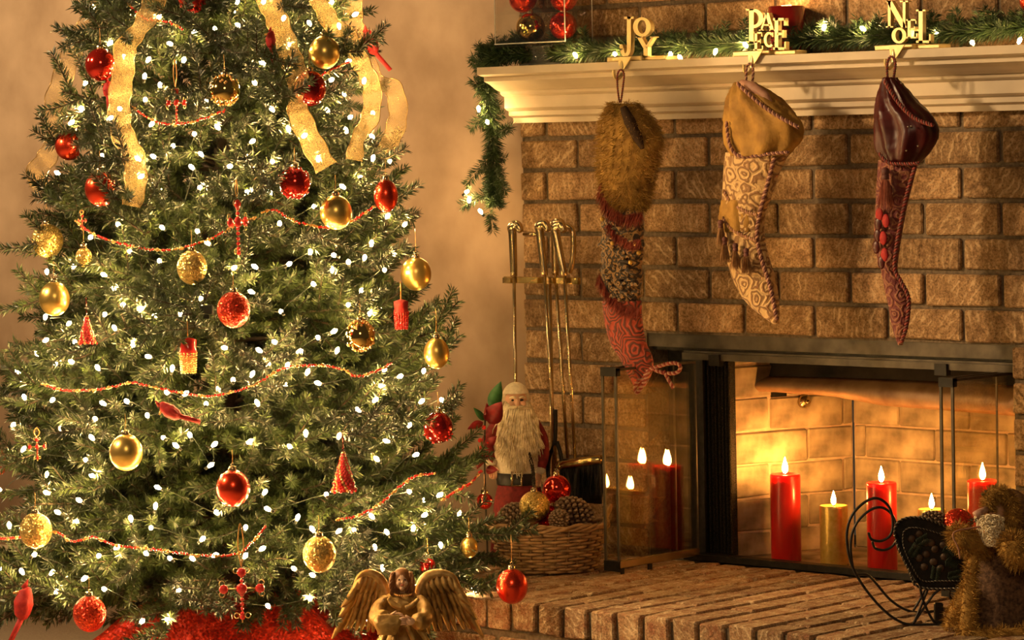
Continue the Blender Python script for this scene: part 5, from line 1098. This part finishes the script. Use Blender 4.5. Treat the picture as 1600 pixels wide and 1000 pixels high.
q = MB(); loftl(q, RS, [(1560, 1585, 764, .02), (1552, 1606, 778, .02), (1552, 1614, 800, .02), (1552, 1614, 825, .02), (1552, 1602, 845, .01)], .7); obj('hood', q, M['hoodcloth'], rs)
q = MB()
for i in range(170):                              # looped yarn beard
    u = rng.random(); a = rng.uniform(-1, 1); x_ = 1548+a*(22-14*u)+6*(1-u)*0; y_ = 808+42*u; p = RS(x_, y_, -.055-.012*rng.random()-.018*(1-a*a)); ph = rng.random()*6
    q.tube([p+np.array([.0055*math.cos(ph+t), .004*math.sin(2*t), .0055*math.sin(ph+t)]) for t in np.linspace(0, 2*PI, 9, endpoint=False)], .0014, 5, closed=True)
obj('yarn_beard', q, M['yarn'], rs, kind='stuff', label='cream looped yarn beard')
q = MB(); loftl(q, RS, [(1536, 1566, 806, -.03), (1528, 1570, 820, -.045), (1526, 1568, 835, -.05), (1540, 1562, 851, -.05)], .5); obj('beard_base', q, M['yarn'], rs)
M['pipe'] = mat('striped_wood', (.30, .12, .08), (.55, .35, .25), .5, 0, scale=140, bump=.1)
q = MB(); q.tube([RS(1542, 795, -.06), RS(1533, 800, -.065), RS(1524, 806, -.07)], [.006, .008, .009], 12); obj('bundle', q, M['pipe'], rs)
q = MB(); needles(q, np.array([RS(1545, 785, -.05), RS(1541, 776, -.05), RS(1538, 770, -.05)]), 3000, .010, .0009); needles(q, np.array([RS(1535, 800, -.06), RS(1525, 812, -.065), RS(1516, 815, -.065)]), 2500, .009, .0009); obj('pine_sprig', q, M['gneedle'], rs, kind='stuff')
# ---- gilded angel in front of the hearth
M['gildrobe'] = mat('gilded_robe', (.17, .09, .020), (.52, .33, .10), .42, .4, scale=34, bump=.7, dist=.008)
M['gildwing'] = mat('gilded_feather', (.22, .12, .035), (.52, .34, .12), .42, .4, scale=60, bump=.4)
M['auburn'] = mat('auburn_hair', (.14, .05, .015), (.32, .14, .045), .45, 0, scale=70, bump=.5)
M['porcelain'] = mat('painted_porcelain', (.66, .42, .27), (.74, .50, .34), .4, 0, scale=30, bump=.05)
AW = 6.68; an_, AN, as_ = figure('angel_figurine', 'gilded angel figurine with feathered wings at the foot of the hearth', 'angel figurine', 630, AW, FZ)
q = MB(); loftl(q, AN, [(610, 648, 926), (596, 660, 938), (594, 660, 955), (606, 650, 972)], .6, n=48, wob=lambda t, u: .05*math.sin(11*t+3*u)+.03*math.sin(6*t-4*u)); obj('bodice', q, M['gildrobe'], an_)
q = MB(); loftl(q, AN, [(608, 648, 968), (594, 664, 990), (574, 684, 1030), (556, 704, 1090), (548, 712, 1150)], .75, wob=lambda t, u: .10*math.sin(11*t+1)*u+.05*math.sin(5*t)*u, n=64); obj('skirt', q, M['gildrobe'], an_)
q = MB(); q.tube([AN(630, 928), AN(629, 918)], .009, 12); c = AN(628, 906, -.01); rr = 13.5*as_; q.ball(c, rr, 22, 16, (.85, .92, 1.15)); q.ball(c+np.array([rr*.1, -rr*.95, -rr*.1]), rr*.16, 10, 8, (.7, 1, 1.4)); q.ball(c+np.array([rr*.02, -rr*.6, -rr*.85]), rr*.3, 10, 8)
for s_ in (-1, 1): q.ball(c+np.array([s_*rr*.4+rr*.06, -rr*.68, -rr*.3]), rr*.28, 10, 8)
obj('head', q, M['porcelain'], an_)
for s_ in (-1, 1): q = MB(); q.ball(c+np.array([s_*rr*.32+rr*.06, -rr*.84, rr*.12]), rr*.12, 8, 6, (1.3, .6, .8)); obj('eye', q, M['eye'], an_)
q = MB(); q.tube([c+np.array([-rr*.1, -rr*.88, -rr*.48]), c+np.array([rr*.08, -rr*.93, -rr*.5]), c+np.array([rr*.24, -rr*.86, -rr*.48])], rr*.07, 8); obj('mouth', q, M['lip'], an_)
q = MB(); q.ball(c+np.array([0, rr*.22, rr*.2]), rr*1.12, 20, 12, (1, .95, 1.08))
for i in range(70):
    a = rng.uniform(-.2, PI+.2); x0 = c+np.array([rr*1.05*math.cos(a), -rr*.25+rr*.5*math.sin(a), rr*(.6+.4*rng.random())]); ph = rng.random()*6; sd = np.sign(math.cos(a))
    q.tube([x0+np.array([sd*rr*.25*math.sin(u*2.6)+.0025*math.sin(ph+u*10), -.002+.0025*math.cos(ph+u*10), -rr*2.6*u]) for u in np.linspace(0, 1, 10)], np.interp(np.linspace(0, 1, 10), [0, .5, 1], [.0022, .0032, .001]), 6)
obj('hair', q, M['auburn'], an_)
for s_, pts_ in ((-1, [(603, 938, 0), (592, 950, -.03), (590, 966, -.055), (604, 966, -.075)]), (1, [(655, 938, 0), (664, 952, -.03), (662, 968, -.06), (650, 972, -.08)])):
    q = MB(); q.tube(cr([AN(*p) for p in pts_], 5), [.013, .014, .014, .014, .015, .015, .016, .016, .017, .018, .018, .019, .019, .019, .018, .016], 12); obj('sleeve', q, M['gildrobe'], an_)
    q = MB(); h0_ = AN(*pts_[-1]); e = nrm(np.array([-s_*1.0, -.35, .18])); q.ball(h0_+e*.014, .0095, 12, 8, (1.2, .7, .9))
    for k in range(4): q.tube([h0_+e*.02+np.array([0, 0, .006-.004*k]), h0_+e*(.032-.002*abs(k-1.5))+np.array([0, -.002, .006-.004*k]), h0_+e*(.040-.003*abs(k-1.2))+np.array([0, 0, .003-.004*k])], [.0027, .0025, .0018], 7)
    q.tube([h0_+e*.012+np.array([0, -.004, .007]), h0_+e*.022+np.array([0, -.007, .012])], [.003, .002], 7); obj('hand', q, M['porcelain'], an_)
q = MB()
for k in range(26): t = k/26*2*PI; q.ball(AN(630+14*math.cos(t), 927+4*math.sin(t), -.014-.014*math.sin(t)), .0022, 6, 5)
obj('collar_beads', q, M['goldbead'], an_, kind='stuff')
q = MB(); loftl(q, AN, [(588, 628, 960, -.085), (584, 626, 974, -.095), (592, 618, 992, -.095)], .25, wob=lambda t, u: .08*math.sin(6*t)); obj('sash', q, M['gildrobe'], an_)
def wing(s_, top, tip_rows):
    ar = MB(); P = cr([AN(*p) for p in top], 8); ar.tube(P, np.interp(np.linspace(0, 1, len(P)), [0, .3, 1], [.010, .013, .006]), 12); w_ = obj('wing', ar, M['gildwing'], an_)
    for layer, (n_, ln, wd, dz, dy) in enumerate([(13, .125, .0085, 0, .006), (12, .080, .0085, .004, 0), (11, .045, .0080, .008, -.006)]):
        for i in range(n_):
            u = (i+.6)/n_; b = P[min(len(P)-1, int(u*(len(P)-1)))]; fan = s_*(-.15+.75*u-.45*(u > .85)*0)
            d = nrm(np.array([fan*.55, .05, -1.0])); L_ = ln*(1.0-.35*abs(u-.55))
            q = MB(); mm = 7; V = []
            side = nrm(np.cross(d, [0, 1, 0]))
            for j in range(mm):
                t = j/(mm-1); wj = wd*(math.sin(PI*(.12+.84*t))**.6); c_ = b+d*L_*t+np.array([s_*.018*t*t*u, dy+.006*math.sin(PI*t)*-1, dz*0]); V += [c_-side*wj, c_+np.array([0, -.0028, 0]), c_+side*wj, c_+np.array([0, .0016, 0])]
            Fc = []
            for j in range(mm-1): a = j*4; Fc += [(a, a+1, a+5, a+4), (a+1, a+2, a+6, a+5), (a+2, a+3, a+7, a+6), (a+3, a, a+4, a+7)]
            q.add(V, Fc); obj('feather', q, M['gildwing'], w_)
wing(1, [(652, 936, .02), (662, 908, .03), (682, 897, .03), (706, 902, .03), (718, 925, .03)], None)
wing(-1, [(606, 936, .02), (596, 910, .03), (580, 897, .03), (563, 902, .03), (553, 925, .03)], None)
for pts_ in ([(612, 966), (604, 985), (596, 1010), (586, 1060)], [(622, 968), (618, 990), (612, 1020), (606, 1070)], [(634, 968), (640, 985), (650, 1010), (660, 1070)], [(642, 966), (654, 982), (668, 1005), (682, 1060)], [(606, 935), (616, 945), (628, 950)], [(654, 935), (644, 946), (634, 951)]):
    q = MB(); P = cr([AN(x, y, -.05-.00045*max(0, y-960)) for x, y in pts_], 5); q.tube(P, np.interp(np.linspace(0, 1, len(P)), [0, .4, 1], [.003, .0065, .006]), 10); obj('drape_fold', q, M['gildrobe'], an_)
# ---- black cables under the tree
def cable(label, pts_, r=.0035):
    P = cr([at_w(x, y, w) for x, y, w in pts_], 8); P[:, 2] = np.maximum(P[:, 2], FZ+r); q = MB(); q.tube(P-P[0], r, 8); o = obj('power_cable', q, M['black'], None, tuple(P[0])); tag(o, label, 'cable')
cable('black cable looping down from the lowest branches onto the skirt', [(404, 880, 7.45), (416, 895, 7.45), (430, 910, 7.42), (448, 924, 7.40), (468, 934, 7.40), (490, 932, 7.42), (500, 920, 7.45)])
cable('black cable arching up behind the red skirt', [(406, 960, 7.40), (409, 930, 7.45), (420, 915, 7.45), (440, 912, 7.45), (462, 911, 7.45)])
cable('black cable leading right behind the angel wing', [(490, 962, 7.5), (510, 955, 7.5), (530, 951, 7.5), (552, 951, 7.5), (580, 956, 7.5)], .004)
cable('thin dark cord lying along the baseboard left of the angel', [(505, 966, 7.6), (530, 974, 7.6), (548, 979, 7.6), (575, 979, 7.6)], .002)
